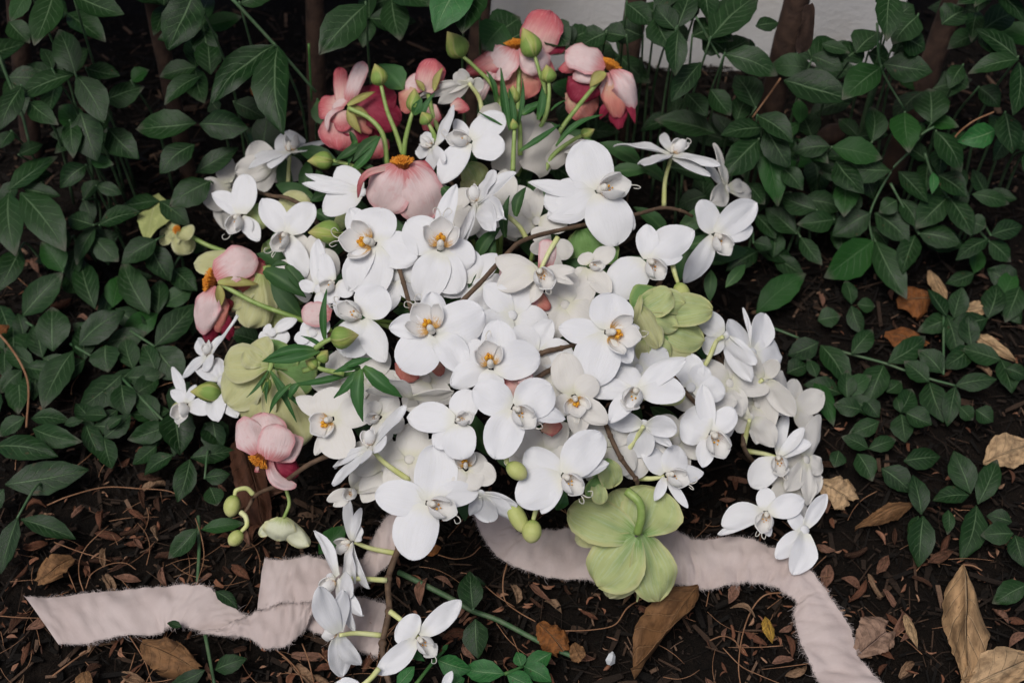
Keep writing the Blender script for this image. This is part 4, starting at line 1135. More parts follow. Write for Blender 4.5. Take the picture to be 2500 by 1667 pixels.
R_('lowest pale pink flower at lower left with orange stamens pointing down', 645, 1118, 2.6,
   [(665, 1125, 730, 1158, 70, 'crimson', -.6, 'petal'), (655, 1122, 722, 1190, 32, 'pale', .0, 'strap', 'petal', dict(sway=-.22)), (670, 1125, 735, 1065, 70, 'pale', -.3, 'petal'),
    (645, 1115, 640, 1006, 96, 'pale', -.1, 'round'), (632, 1112, 588, 1020, 82, 'pale', .3, 'petal', 'petal', dict(bend=.12)), (655, 1122, 678, 1035, 84, 'pale', .6, 'round', 'petal', dict(bend=.13)),
    (632, 1140, 622, 1150, 16, 'rose', .1)],
   stam=(640, 1114, 29, (-.45, -.75, .45), .2))
R_('crimson double flower at the top left of the bouquet', 842, 262, 2.4,
   [(860, 250, 968, 232, 100, 'crimson', -.9, 'round'), (880, 250, 978, 295, 84, 'crimson', -.7, 'round'), (890, 290, 930, 340, 90, 'crimson', -.8, 'petal'), (905, 330, 930, 386, 66, 'rose', -1.2, 'round'),
    (870, 300, 880, 350, 70, 'crimson', -.4), (842, 285, 828, 368, 92, 'rose', .0, 'round'), (860, 280, 905, 325, 40, 'coral', .1), (832, 262, 776, 256, 66, 'rose', .1, 'round'), (830, 268, 790, 300, 50, 'rose', .15),
    (832, 252, 830, 165, 36, 'rose', -.1, 'strap', 'petal', dict(cup=.2)), (848, 250, 887, 150, 40, 'pale', .0, 'strap', 'petal', dict(cup=.3)), (838, 262, 795, 318, 16, 'pale', .6, 'strap', 'petal', dict(cup=.2, sway=-.2)),
    (836, 270, 836, 322, 44, 'rose', .5, 'round'), (840, 262, 818, 245, 44, 'pale', .4, 'round'), (848, 258, 916, 224, 20, 'sepal', .9, 'lance', 'sepal'), (848, 264, 905, 288, 28, 'sepal', .8, 'lance', 'sepal'), (850, 268, 882, 326, 24, 'sepal', .8, 'lance', 'sepal')],
   stem=[(850, 264, 1.2), (900, 288, 1.5), (935, 330, 1.5), (946, 405, 1.0)])
R_('tall pink flower at the top centre with a raised rose petal', 1268, 130, 2.0,
   [(1310, 120, 1380, 108, 50, 'crimson', -.8, 'round'), (1300, 130, 1345, 26, 96, 'rose', -.6, 'round', 'petal', dict(cup=.3)), (1260, 150, 1222, 236, 110, 'coral', -.9, 'round'), (1280, 160, 1290, 240, 80, 'coral', -.9, 'round'),
    (1300, 150, 1350, 190, 70, 'rose', -.8), (1245, 128, 1134, 172, 62, 'rose', -.3), (1215, 160, 1166, 246, 26, 'pale', -.2, 'strap'), (1255, 118, 1200, 190, 84, 'pale', .3, 'round', 'petal', dict(bend=.13)), (1280, 112, 1318, 180, 78, 'pale', .2, 'round', 'petal', dict(bend=.12)),
    (1268, 140, 1285, 175, 24, 'sepal', .0, 'lance', 'sepal')],
   stam=(1256, 120, 27, (-.1, .9, .4), -.2), stem=[(1268, 150, -.4), (1266, 210, -.4), (1262, 300, .2), (1245, 420, .3)])
R_('pink flower at the top right with crimson and red-tipped petals', 1478, 172, 2.0,
   [(1440, 175, 1400, 250, 90, 'crimson', -.5, 'petal', 'petal', dict(cup=.2)), (1400, 225, 1446, 282, 84, 'coral', -1.2, 'round'), (1380, 240, 1455, 255, 60, 'coral', -1.1, 'round'), (1420, 150, 1365, 170, 40, 'rose', -.9),
    (1500, 235, 1514, 312, 48, 'crimson', -.3, 'fan'), (1490, 250, 1464, 292, 24, 'crimson', -.3, 'lance'), (1525, 240, 1552, 300, 20, 'crimson', -.3, 'lance'), (1492, 190, 1508, 288, 66, 'coral', -.1),
    (1486, 178, 1488, 264, 46, 'pale', .1), (1492, 168, 1556, 262, 60, 'pale', .4, 'petal', 'petal', dict(bend=.18)), (1475, 172, 1398, 186, 54, 'pale', .0), (1478, 164, 1382, 122, 76, 'pale', .4, 'round', 'petal', dict(bend=.12)),
    (1478, 178, 1440, 214, 32, 'sepal', .5, 'lance', 'sepal')],
   stam=(1486, 170, 28, (.45, .8, .35), -.1), stem=[(1474, 184, .3), (1410, 262, .8), (1365, 325, .8), (1322, 420, .2)])
R_('half-open rose pink flower behind the stems left of top centre', 1045, 215, .8,
   [(1030, 225, 1005, 180, 60, 'pale', -.2), (1040, 225, 1062, 145, 66, 'rose', .0, 'round'), (1055, 215, 1072, 170, 40, 'coral', .2), (1010, 215, 985, 275, 60, 'coral', -.2), (1060, 255, 1040, 320, 50, 'rose', -.6), (1100, 260, 1146, 262, 40, 'rose', -.3),
    (1060, 222, 1082, 165, 18, 'sepal', .4, 'lance', 'sepal'), (1035, 222, 1015, 195, 16, 'sepal', .4, 'lance', 'sepal')], stem=[(1045, 230), (1060, 290), (1080, 340)])
R_('folded blush and red flower peeping under the blush orchid at centre', 1300, 700, .6,
   [(1330, 660, 1338, 584, 44, 'pale', -.2, 'strap'), (1280, 690, 1222, 650, 60, 'pale', -.4), (1300, 720, 1250, 742, 30, 'crimson', .4, 'petal'), (1310, 705, 1280, 760, 40, 'rose', .4), (1300, 720, 1344, 752, 44, 'coral', .4), (1306, 730, 1302, 806, 26, 'pale', .6, 'strap')])
R_('pink petals showing above the large tilted lower middle orchid', 1262, 950, 1.4, [(1262, 960, 1215, 920, 66, 'rose', .2, 'round'), (1275, 960, 1292, 902, 34, 'pale', .3)])
R_('coral petals showing below the central orchid', 1030, 890, 1.0, [(1010, 880, 985, 930, 70, 'coral', .2, 'fan'), (1062, 880, 1078, 918, 36, 'coral', .2)])
R_('single pink petal at middle left beside the long green stem', 805, 765, .8, [(808, 768, 735, 758, 60, 'pale', .6, 'round')])
R_('dull pink petal right of the large tilted lower middle orchid', 1330, 1045, .4, [(1320, 1048, 1372, 1036, 42, 'coral', .3)])

# ---------------------------------------------------------------- hellebores
HG = 'green hellebore blossoms of the bouquet'
def H_(label, *a, **k): return flower('hellebore_flower', label, 'hellebore', HG, *a, **k)
FL = dict(bend=.07, vee=-.12)
H_('broad green hellebore with five round petals at the bottom, over the ribbon', 1552, 1304, 2.0,
   [(1545, 1330, 1486, 1460, 80, 'hellpale', -1.2, 'round'), (1480, 1290, 1404, 1320, 56, 'hellpale', -1.2, 'petal'), (1556, 1400, 1556, 1470, 10, 'hell', -1.0, 'lance', 'petal', FL),
    (1560, 1300, 1600, 1190, 150, 'hell', -.2, 'round', 'petal', FL), (1545, 1298, 1500, 1196, 110, 'hell', -.1, 'round', 'petal', FL), (1550, 1308, 1388, 1240, 110, 'hell', .2, 'petal', 'petal', FL),
    (1565, 1306, 1612, 1470, 112, 'hell', .2, 'petal', 'petal', dict(bend=.05, cup=.1)), (1552, 1312, 1458, 1432, 138, 'hell', .5, 'round', 'petal', dict(bend=.06, cup=.1))],
   stem=[(1556, 1302, .8), (1566, 1260, 1.4), (1560, 1225, 1.6), (1530, 1198, 1.2)], stem_r=.0034)
H_('cluster of cupped green hellebore petals right of the yellow-throated orchid', 1590, 780, 1.8,
   [(1600, 790, 1722, 830, 84, 'hell', -1.0, 'round'), (1590, 770, 1740, 755, 84, 'hell', -1.0, 'petal'), (1600, 820, 1690, 862, 80, 'hellpale', -.7, 'round'), (1580, 830, 1640, 884, 76, 'helldark', -.6, 'round'), (1560, 770, 1600, 700, 110, 'helldark', -1.0, 'round'),
    (1555, 745, 1672, 742, 68, 'hell', -.2, 'petal'), (1560, 760, 1640, 712, 74, 'hell', -.3, 'petal'), (1570, 765, 1656, 800, 56, 'hell', .2, 'petal', 'petal', dict(cup=.5)), (1555, 745, 1608, 850, 54, 'hellpale', .5, 'petal', 'petal', dict(cup=.6)),
    (1572, 820, 1640, 868, 54, 'hell', .1, 'petal'), (1575, 830, 1562, 886, 36, 'hellpale', .4, 'lance'), (1565, 720, 1548, 800, 18, 'hellpale', .6, 'lance')])
H_('large pale hellebore with wide petals at the left under the narrow leaves', 658, 890, 1.2,
   [(660, 890, 700, 840, 100, 'helldark', -.4, 'round'), (670, 900, 770, 930, 110, 'helldark', -.7, 'round'), (665, 910, 735, 1090, 110, 'hellpale', -.3, 'petal', 'petal', FL), (655, 895, 600, 1035, 120, 'hellpale', -.1, 'round', 'petal', FL), (650, 890, 552, 985, 110, 'hellpale', .1, 'round', 'petal', FL),
    (655, 890, 545, 892, 96, 'hellpale', .4, 'round', 'petal', FL), (655, 885, 610, 842, 90, 'hellpale', .2, 'round', 'petal', FL), (690, 960, 690, 1010, 60, 'helldark', -.5)])
H_('hanging pale hellebore with folded petals below the pink left rim flower', 640, 668, -1.6,
   [(635, 655, 474, 644, 70, 'hellpale', -1.2, 'petal'), (660, 660, 745, 735, 80, 'helldark', -.3, 'petal'), (650, 650, 770, 700, 60, 'helldark', -.6, 'petal'), (640, 670, 604, 800, 96, 'hellpale', .2, 'petal', 'petal', dict(vee=.3)), (645, 670, 676, 800, 84, 'hell', .1, 'petal', 'petal', dict(vee=.4)),
    (642, 675, 650, 805, 46, 'hellpale', .5, 'lance', 'petal', dict(vee=.8)), (635, 690, 558, 752, 40, 'hellpale', -.2)], stem=[(645, 660, .3), (690, 650, .3), (740, 660, -.2), (800, 720, -.6)], stem_r=.004)
H_('small pale green hellebore on a stalk at the upper left rim', 432, 562, .6,
   [(430, 562, 390, 594, 42, 'hellpale', -.2, 'round'), (428, 560, 412, 535, 34, 'hellpale', -.1, 'round'), (436, 564, 462, 620, 56, 'hellpale', .0, 'round'), (440, 562, 462, 585, 48, 'hellpale', .4, 'round', 'petal', dict(cup=-.6)), (432, 566, 424, 600, 24, 'hellpale', .3, 'petal')],
   stam=(434, 562, 12, (-.2, .1, .95), .3), stem=[(462, 575), (505, 598), (548, 614)])
H_('green hellebore bits and small leaves behind the white lower right middle orchid', 1470, 1150, .8,
   [(1475, 1120, 1500, 1190, 60, 'hell', .4, 'round', 'petal', FL), (1470, 1160, 1440, 1130, 44, 'helldark', .0), (1460, 1165, 1450, 1220, 50, 'helldark', .3, 'round'), (1455, 1175, 1470, 1230, 40, 'hell', .2), (1380, 1200, 1355, 1245, 40, 'frond', -.2), (1335, 1075, 1385, 1088, 26, 'hell', -.2)])
H_('cream drooping hellebore hanging from a thin stalk at lower left', 690, 1262, 1.2,
   [(692, 1266, 632, 1306, 30, 'hellwhite', -.2), (695, 1266, 756, 1332, 44, 'hellwhite', .1, 'petal', 'petal', dict(cup=.7)), (690, 1266, 680, 1322, 80, 'hellwhite', .4, 'round', 'petal', dict(cup=.4, bend=.2)), (694, 1266, 720, 1318, 46, 'hellwhite', -.3)],
   stem=[(692, 1266), (706, 1230), (700, 1200), (690, 1170)], stem_r=.0015)
H_('deep green hellebore petals in the gap below the big bright upper right orchid', 1440, 600, -2.2,
   [(1420, 560, 1440, 650, 110, 'helldark', 0, 'round'), (1500, 640, 1460, 600, 60, 'helldark', .2), (1510, 690, 1540, 640, 70, 'hell', 0)])
H_('green hellebore petals behind the top middle orchid', 1160, 430, -1.6,
   [(1140, 400, 1170, 450, 70, 'hell', 0, 'round'), (1130, 440, 1150, 470, 40, 'hellpale', 0), (1410, 400, 1390, 370, 50, 'hell', -1)])
H_('green hellebore wedge between petals at the right middle', 1610, 960, .2,
   [(1600, 980, 1640, 920, 90, 'hell', 0, 'round'), (1550, 940, 1590, 960, 60, 'hell', -.3)])
H_('yellow-green hellebore petals behind the raised-petal orchids at upper left', 690, 510, -1.6,
   [(690, 540, 740, 470, 80, 'hellpale', 0, 'round'), (650, 590, 690, 640, 70, 'hell', 0, 'round'), (850, 545, 820, 530, 60, 'hell', 0), (620, 500, 640, 560, 70, 'hell', .2)])

# ---------------------------------------------------------------- buds
BG = 'green buds of the bouquet'
def bud(label, bx, by, tx, ty, w, lay, stem=None, kind='bud', z=None, leaves=()):
    z = z_bouquet(bx, by) if z is None else z
    d0 = depth_z(bx, by, z) - lay * .01; s = d0 / FPX
    B = at_depth(bx, by, d0); T = at_depth(tx, ty, d0 - .003)
    th = Thing('ranunculus_bud' if kind == 'bud' else 'orchid_bud', B, label, 'bud', BG)
    R = w * .5 * s
    if kind == 'bud':
        th.part('bud', lathe(B, T, R * .95, BUDP, 14, 12, 5, .05, .5, .03), M['bud'])
        a = random.uniform(0, 6)
        for k in range(3):
            th.part('sepal', lathe(B - (T - B) * .02, B + (T - B) * random.uniform(.9, 1.02), R, BUDP, 8, 10, 0, 0, .5, .03, a + k * 2.09, a + k * 2.09 + 1.9, 1.06), M['budsep'])
    else:
        th.part('bud', lathe(B, T, R, OVO, 14, 12, 3, .03, .2), M['obud'])
    if stem:
        P = [at_depth(q[0], q[1], d0 - (q[2] * .01 if len(q) > 2 else -.003 * i)) for i, q in enumerate(stem)]
        th.part('stem', tube([B] + P, .0017, .0024, 7, 6), M['gstem' if kind == 'bud' else 'pedicel'])
    for (x0, y0, x1, y1, lw, ll) in leaves:
        A = at_depth(x0, y0, d0 - ll * .01); E = at_depth(x1, y1, d0 - ll * .01 - .004)
        th.part('bract', blade(A, E, lw * s, camvec((random.uniform(-.4, .4), .2, .9)), 'lance', bend=random.uniform(.05, .15), cup=-.3, sway=random.uniform(-.1, .1), nu=10, nv=4, thick=.0006), M['frond'])
    return th
bud('fat green bud at the top left of centre with a torn tip', 1130, 138, 1092, 78, 58, 2.6, [(1160, 165), (1205, 215), (1232, 300), (1246, 420)], leaves=[(1210, 250, 1186, 172, 14, .2), (1240, 320, 1224, 168, 20, .4)])
bud('pointed green bud in front of the tall rose petal at top centre', 1306, 138, 1276, 68, 54, 3.0, [(1318, 180), (1330, 225), (1312, 290), (1280, 400)], leaves=[(1330, 230, 1326, 285, 22, .2), (1320, 300, 1372, 310, 10, .4)])
bud('small dark green bud under the pointed bud at top centre', 1340, 202, 1334, 158, 40, 2.4, [(1340, 240), (1330, 290), (1290, 360), (1262, 430)])
bud('green bud low among the stems at top centre', 1252, 254, 1252, 208, 34, 2.2, [(1268, 300), (1270, 380)], leaves=[(1262, 310, 1276, 192, 12, .3), (1270, 280, 1322, 246, 22, .5), (1255, 290, 1242, 240, 16, .4)])
bud('tiny green bud on the stem bundle at top centre', 1256, 318, 1252, 290, 22, 2.8, [(1254, 360), (1252, 420)])
bud('upright bud above the crimson flower on a long straight stem', 930, 208, 915, 156, 42, 3.4, [(945, 270), (965, 320), (984, 378)])
bud('dark green bud left of the small top middle orchid', 1008, 272, 1012, 216, 38, 2.0, [(1000, 300), (990, 340), (985, 380)], leaves=[(1030, 300, 1062, 228, 16, .4), (1010, 280, 1030, 240, 26, .2)])
bud('round bud above the small top middle orchid', 1046, 302, 1030, 274, 36, 2.2, [(1058, 325), (1064, 345)])
bud('green bud pointing left below the crimson flower', 812, 392, 750, 394, 44, 2.2, [(860, 405), (890, 425), (930, 440)], leaves=[(860, 420, 930, 330, 26, .6), (870, 340, 850, 405, 18, .1)])
bud('broad green bud left of the large centre left orchid', 832, 568, 752, 568, 58, 1.2, [(850, 580), (870, 600)])
bud('split green bud lying on the lower petal of the centre left orchid', 810, 826, 876, 818, 56, 4.2, [(790, 836), (770, 850)])
bud('striped green bud with a bent stalk at the left rim', 538, 958, 464, 956, 50, 2.6, [(580, 948), (630, 926), (662, 888)])
bud('small bud hanging over the pale hellebore at the left', 652, 924, 650, 968, 26, 2.6, [(658, 905), (664, 885)], leaves=[(655, 905, 602, 970, 9, .3), (660, 905, 748, 1005, 14, .4), (662, 910, 724, 1030, 14, .3), (655, 930, 651, 984, 8, .4), (650, 930, 640, 958, 6, .4)])
bud('pair bud at the heart of the narrow left leaves', 780, 880, 800, 855, 34, 2.8, [(770, 895), (740, 905)], leaves=[(780, 858, 640, 882, 22, .5), (794, 832, 798, 706, 18, .6), (790, 850, 735, 820, 10, .5)])
bud('small olive bud beside the narrow left leaves', 775, 895, 745, 880, 30, 2.6, [(790, 902), (840, 912)])
bud('green orchid bud below the large tilted lower middle orchid', 1238, 1132, 1285, 1166, 44, 3.2, [(1236, 1120), (1228, 1108)], kind='orchid')
bud('yellow-green orchid bud hanging over the ribbon at the bottom', 1302, 1268, 1296, 1326, 50, 2.0, [(1308, 1245), (1316, 1210), (1320, 1180)], kind='orchid')
bud('long green bud half hidden beside the hanging yellow-green orchid bud', 1245, 1225, 1282, 1300, 44, .8, None, kind='orchid')
bud('upper orchid bud at the tip of the thin stem at lower left', 573, 1208, 560, 1262, 42, 1.6, [(578, 1196), (602, 1192), (618, 1206)], kind='orchid', z=.04)
bud('lower orchid bud at the tip of the thin stem at lower left', 590, 1296, 560, 1330, 36, 1.6, [(602, 1282), (600, 1262), (588, 1250)], kind='orchid', z=.035)
bud('olive bud at the right end above the green hellebore cluster', 1655, 690, 1672, 740, 42, 1.6, [(1648, 670), (1640, 640)], kind='orchid')
bud('small green bud pointing right near the right upper stems', 1420, 332, 1452, 316, 28, 1.4, [(1395, 345), (1350, 380), (1330, 420)], leaves=[(1440, 340, 1470, 365, 6, .2)])
bud('yellow bud end at the left rim under the lowest left orchid', 440, 1000, 428, 985, 40, .2, None, kind='orchid')

# ---------------------------------------------------------------- stems and greenery
def stem_thing(label, pts, r0, r1, mat='wood', lays=None, zs=None, knots=True):
    P = []
    for i, (x, y) in enumerate(pts):
        z = z_bouquet(x, y) if zs is None else zs[i]
        P.append(at_depth(x, y, depth_z(x, y, z) - (lays[i] if lays else 0) * .01))
    th = Thing('orchid_branch', P[0], label, 'branch', 'woody orchid branches')
    if mat == 'wood' and zs is None: r0 *= .85; r1 *= .85
    th.part('stem', tube(P, r0, r1, 8, 6, .05), M[mat])
    if knots:
        for p in P[1:-1]:
            th.part('node', blob(p, [0, 1, .3], r0 * 1.25, r0 * 2.6, 8, 6), M[mat])
    return th
stem_thing('long brown orchid stem crossing the upper right of the bouquet', [(1690, 528), (1660, 514), (1614, 508), (1560, 522), (1500, 535), (1417, 551), (1285, 584), (1234, 624), (1177, 686), (1120, 745), (1080, 800)], .0018, .0027, lays=[.4, 1.2, 1.2, .6, 0, 0, 1.5, 1.6, 1.4, .2, -2.5])
stem_thing('brown stem between the two large centre left orchids', [(940, 570), (966, 630), (985, 690), (1003, 752), (1030, 820)], .0023, .0023, lays=[-1.5, .6, 1.2, 1.2, -1.5])
stem_thing('dark stem running left from the yellow-throated right centre orchid', [(1480, 810), (1420, 836), (1370, 850), (1322, 862), (1250, 900)], .0023, .0026, lays=[-1.5, .2, .6, .6, -2.])
stem_thing('dark stem in the gap below the second facing orchid', [(1400, 880), (1350, 900), (1310, 925), (1250, 990)], .0025, .0025, lays=[-1, .4, .6, -2.])
stem_thing('brown stem of the spray trailing below the bouquet', [(1010, 1270), (985, 1318), (975, 1335), (948, 1412), (950, 1492), (934, 1570), (940, 1630), (960, 1700)], .0030, .0022, lays=[-1, 0, 0, 0, 0, 0, 0, 0], zs=[.06, .05, .05, .045, .042, .038, .034, .03])
stem_thing('forked brown stem right of the white lower right middle orchid', [(1470, 1010), (1490, 1064), (1516, 1118), (1552, 1168), (1556, 1180)], .0024, .002, lays=[-1.5, .6, 1.4, 1.4, 1.2])
stem_thing('dark stem in the shade of the right side orchids', [(1600, 880), (1640, 915), (1668, 950), (1700, 985), (1760, 1030)], .0023, .0023, lays=[-2.5, -.4, -.4, -.8, -3.5])
stem_thing('dark arching stem at the right rim between reversed orchids', [(1750, 870), (1780, 912), (1806, 950), (1826, 1000), (1815, 1085), (1850, 1140), (1900, 1200)], .0026, .0022, lays=[-3., -1.8, -1.8, -2., -1.2, -1., -2.])
stem_thing('thin brown stem under the side-on orchid at the upper left', [(590, 455), (622, 466), (660, 478), (702, 484), (745, 510), (800, 580)], .0020, .0026, lays=[-.6, .2, .4, .4, 0, -2.5])
stem_thing('thin brown stem carrying two buds at the lower left', [(588, 1262), (605, 1240), (628, 1206), (690, 1178), (760, 1130), (860, 1090)], .0016, .0026, lays=[1, 1, 1, .6, .6, -1.5])

def frond(label, rows, cx, cy, lay, mat='frond'):
    d0 = depth_z(cx, cy, z_bouquet(cx, cy)) - lay * .01; s = d0 / FPX
    th = Thing('foliage_sprig', at_depth(cx, cy, d0), label, 'foliage', 'green foliage of the bouquet')
    for (k, x0, y0, x1, y1, w, ll) in rows:
        a = cp(k, x0, y0); b = cp(k, x1, y1)
        A = at_depth(*a, d0 - ll * .01); E = at_depth(*b, d0 - ll * .01 - random.uniform(-.004, .006))
        th.part('leaf', blade(A, E, w / CROP[k][2] * s, camvec((random.uniform(-.3, .3), .3, .9)), 'lance', bend=random.uniform(.04, .16), cup=-.2, vee=-.25, sway=random.uniform(-.1, .1), ruf=.03, rufn=3, nu=12, nv=6, thick=.0006, ser=.05), M[mat])
    return th
frond('dark three-fingered leaf lying across the lower left orchids', [('I', 1960, 190, 1705, 475, 95, 0), ('I', 1970, 200, 1985, 700, 135, .4), ('I', 1990, 180, 2360, 470, 150, .2), ('I', 1790, 185, 2070, 95, 75, .2), ('I', 1960, 180, 1700, 230, 70, .1)], 880, 900, 4.2)
frond('narrow green leaves above the pale hellebore at the left', [('I', 1560, 20, 1020, 125, 95, .2), ('I', 1380, 330, 1280, 490, 80, .2), ('I', 1900, 230, 1290, 350, 70, -.2), ('I', 1300, 340, 1090, 620, 60, .1), ('F', 1090, 1290, 1480, 1160, 50, .1)], 720, 880, 3.0)
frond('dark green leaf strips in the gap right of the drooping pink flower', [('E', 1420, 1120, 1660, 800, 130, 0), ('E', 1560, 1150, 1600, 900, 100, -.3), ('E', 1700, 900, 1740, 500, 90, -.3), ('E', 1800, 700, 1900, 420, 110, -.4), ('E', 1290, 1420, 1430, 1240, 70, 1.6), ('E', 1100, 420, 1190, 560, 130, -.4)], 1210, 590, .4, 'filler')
frond('feathery green leaves among the top centre stems', [('C', 960, 1250, 870, 650, 60, .2), ('C', 1000, 1300, 950, 850, 60, 0), ('C', 1050, 1450, 1440, 1190, 60, .6), ('C', 900, 1210, 650, 1070, 22, .6), ('C', 1080, 1100, 1240, 1000, 90, .3), ('C', 1230, 1150, 1270, 830, 80, .1), ('C', 1400, 1400, 1850, 1100, 60, -.2), ('C', 1680, 1320, 1860, 1440, 22, .3), ('C', 1350, 1060, 1500, 960, 24, .4)], 1270, 290, 2.4)
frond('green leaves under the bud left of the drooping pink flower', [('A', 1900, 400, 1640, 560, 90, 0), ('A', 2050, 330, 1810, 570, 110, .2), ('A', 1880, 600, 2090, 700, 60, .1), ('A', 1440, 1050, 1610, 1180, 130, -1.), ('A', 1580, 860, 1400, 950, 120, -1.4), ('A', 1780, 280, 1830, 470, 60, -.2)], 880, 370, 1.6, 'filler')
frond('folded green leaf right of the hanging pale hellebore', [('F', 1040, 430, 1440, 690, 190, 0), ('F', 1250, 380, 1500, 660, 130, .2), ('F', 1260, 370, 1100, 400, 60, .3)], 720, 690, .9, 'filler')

def build_filler():
    """dark leaves and stems packed inside the bouquet, seen only through gaps"""
    th = Thing('inner_greenery', at_z(1200, 750, .02), 'dark green leaves and stems packed inside the bouquet', 'foliage')
    for k in range(130):
        a = random.uniform(0, 6.28); r = math.sqrt(random.random()) * .86
        x = 1190 + 700 * r * math.cos(a); y = 720 + 500 * r * math.sin(a)
        if y > 1050 and (x < 800): continue
        lay = random.uniform(-6.5, -3.2)
        d = depth_z(x, y, z_bouquet(x, y)) - lay * .01
        d = min(d, depth_z(x, y, .015))
        an = random.uniform(0, 6.28); L = random.uniform(70, 130)
        A = at_depth(x, y, d); E = at_depth(x + L * math.cos(an), y + L * math.sin(an), d + random.uniform(-.015, .015))
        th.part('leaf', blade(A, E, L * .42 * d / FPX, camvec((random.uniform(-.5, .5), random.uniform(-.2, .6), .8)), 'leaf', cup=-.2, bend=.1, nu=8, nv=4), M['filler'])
    for k in range(26):
        a = random.uniform(0, 6.28)
        x = 1190 + 480 * math.cos(a) * random.random(); y = 700 + 380 * math.sin(a) * random.random()
        A = at_depth(x, y, depth_z(x, y, z_bouquet(x, y)) + .03)
        E = np.array([random.uniform(-.05, .05), random.uniform(.02, .12), .03])
        th.part('stem', tube([A, .5 * (A + E) + np.array([0, 0, -.01]), E], .0018, .0024, 6, 5), M['gstem'])
build_filler()
def gauze():
    th = Thing('gauze_wrap', px3(1290, 340, 0), 'translucent white gauze tucked behind the top centre stems', 'cloth')
    for (x0, y0, x1, y1, w, l) in ((1225, 420, 1300, 270, 110, -.6), (1300, 420, 1340, 300, 120, -.8), (1230, 300, 1180, 260, 90, -1.2), (1340, 400, 1410, 340, 70, -.6)):
        th.part('fold', blade(px3(x0, y0, l), px3(x1, y1, l), w * .0003, camvec((.3, .2, .9)), 'strap', bend=.1, cup=.4, ruf=.06, rufn=2.5, nu=14, nv=12, thick=.0003), M['gauze'])
gauze()

# ================================================================ ribbon
def ribbon_part(th, name, secs, k=9, nv=18, seed=0, fray=(1, 1), ends=(0, 0)):
    """secs: ((ax, ay, az), (bx, by, bz)) pairs of edge points in photo pixels with heights"""
    A = catmull([at_z(*s[0]) for s in secs], k); B = catmull([at_z(*s[1]) for s in secs], k)
    for i in range(len(A)):
        o = nrm(A[i] - B[i])
        A[i] = A[i] + o * .0012 * mnoise.noise(Vector((i * .7, seed, 1.))); B[i] = B[i] - o * .0012 * mnoise.noise(Vector((i * .7, seed, 6.)))
    nu = len(A) - 1; V = []; UV = []
    for i in range(nu + 1):
        for j in range(nv + 1):
            v = j / float(nv)
            p = A[i] * (1 - v) + B[i] * v
            w = .0035 * mnoise.noise(Vector((i * .16 + seed, v * 2.2, seed * 1.7))) + .0022 * mnoise.noise(Vector((i * .42 + seed, v * 3.5 + i * .12, 3.))) + .0007 * mnoise.noise(Vector((i * 1.1 + seed, v * 11, 5.)))
            p = p + np.array([0, 0, 1.]) * (w + .0028 * math.sin(math.pi * v))
            V.append(p); UV.append((i / float(nu), v))
    V = np.array(V)
    fl = th.part(name, shell(V, UV, nu, nv, .00035), M['ribbon'])
    # frayed threads
    parts = []
    G = V.reshape(nu + 1, nv + 1, 3)
    def fringe(edge, inner, dens):
        for i in range(len(edge) - 1):
            for q in range(dens):
                t = random.random()
                p = edge[i] * (1 - t) + edge[i + 1] * t
                o = nrm(edge[i] - inner[i]); al = nrm(edge[i + 1] - edge[i])
                L = random.uniform(.0006, .0034) * (2.2 if random.random() < .06 else 1) * (.5 + abs(mnoise.noise(Vector((i * .35, seed, 2.)))) * 1.6)
                c = random.uniform(-1.1, 1.1)
                m_ = p + o * L * .55 + al * L * c * .3 + np.array([0, 0, random.uniform(-.0003, .001)])
                e = p + o * L + al * L * c + np.array([0, 0, random.uniform(-.001, .0015)])
                parts.append(tube([p - o * .0015, m_, e], .00013, .00006, 3, 2))
    if fray[0]: fringe(G[:, 0], G[:, 1], 8)
    if fray[1]: fringe(G[:, -1], G[:, -2], 8)
    if ends[0]: fringe(G[0], G[1], 3)
    if ends[1]: fringe(G[-1], G[-2], 3)
    if parts:
        th.part('frayed_edge', merge(parts), M['thread'], fl, None, 'stuff')
def Z(rows, z):
    out = []
    for r in rows:
        e = r[4] if len(r) > 4 else (0, 0)
        out.append(((r[0], r[1], z + e[0]), (r[2], r[3], z + e[1])))
    return out
rl = Thing('silk_ribbon', at_z(500, 1500, .01), 'blush pink ribbon with frayed edges lying twisted at lower left', 'ribbon', 'blush ribbons of the bouquet')
ribbon_part(rl, 'underlying_end', Z([(762, 1462, 742, 1530), (800, 1462, 780, 1548), (850, 1458, 830, 1566), (900, 1462, 880, 1588), (946, 1480, 922, 1602)], .014), seed=4, ends=(0, 1))
ribbon_part(rl, 'tail', Z([(62, 1458, 143, 1572), (133, 1456, 212, 1568), (230, 1448, 293, 1552), (332, 1436, 383, 1545), (420, 1430, 410, 1530, (.004, .0)), (497, 1430, 440, 1526, (.012, .003)), (548, 1461, 472, 1537, (.010, .004)), (596, 1502, 522, 1541, (.006, .004)), (640, 1530, 580, 1560, (0, 0))], .014), seed=1)
ribbon_part(rl, 'twist', Z([(520, 1540, 486, 1544), (560, 1520, 545, 1552), (600, 1505, 600, 1554, (.004, .0)), (650, 1484, 652, 1582, (.006, .0)), (705, 1468, 706, 1572, (.008, .002)), (750, 1463, 745, 1530, (.006, .0)), (778, 1462, 770, 1488)], .024), seed=2)
ribbon_part(rl, 'loop', Z([(646, 1362, 628, 1488), (690, 1368, 684, 1474), (735, 1358, 738, 1468), (790, 1366, 800, 1462), (840, 1385, 850, 1442, (.004, 0)), (885, 1360, 890, 1425, (.006, .0)), (912, 1310, 930, 1392, (.012, .004)), (935, 1275, 975, 1345, (.02, .01)), (968, 1240, 1010, 1290, (.03, .02))], .034), seed=3, fray=(1, 1))
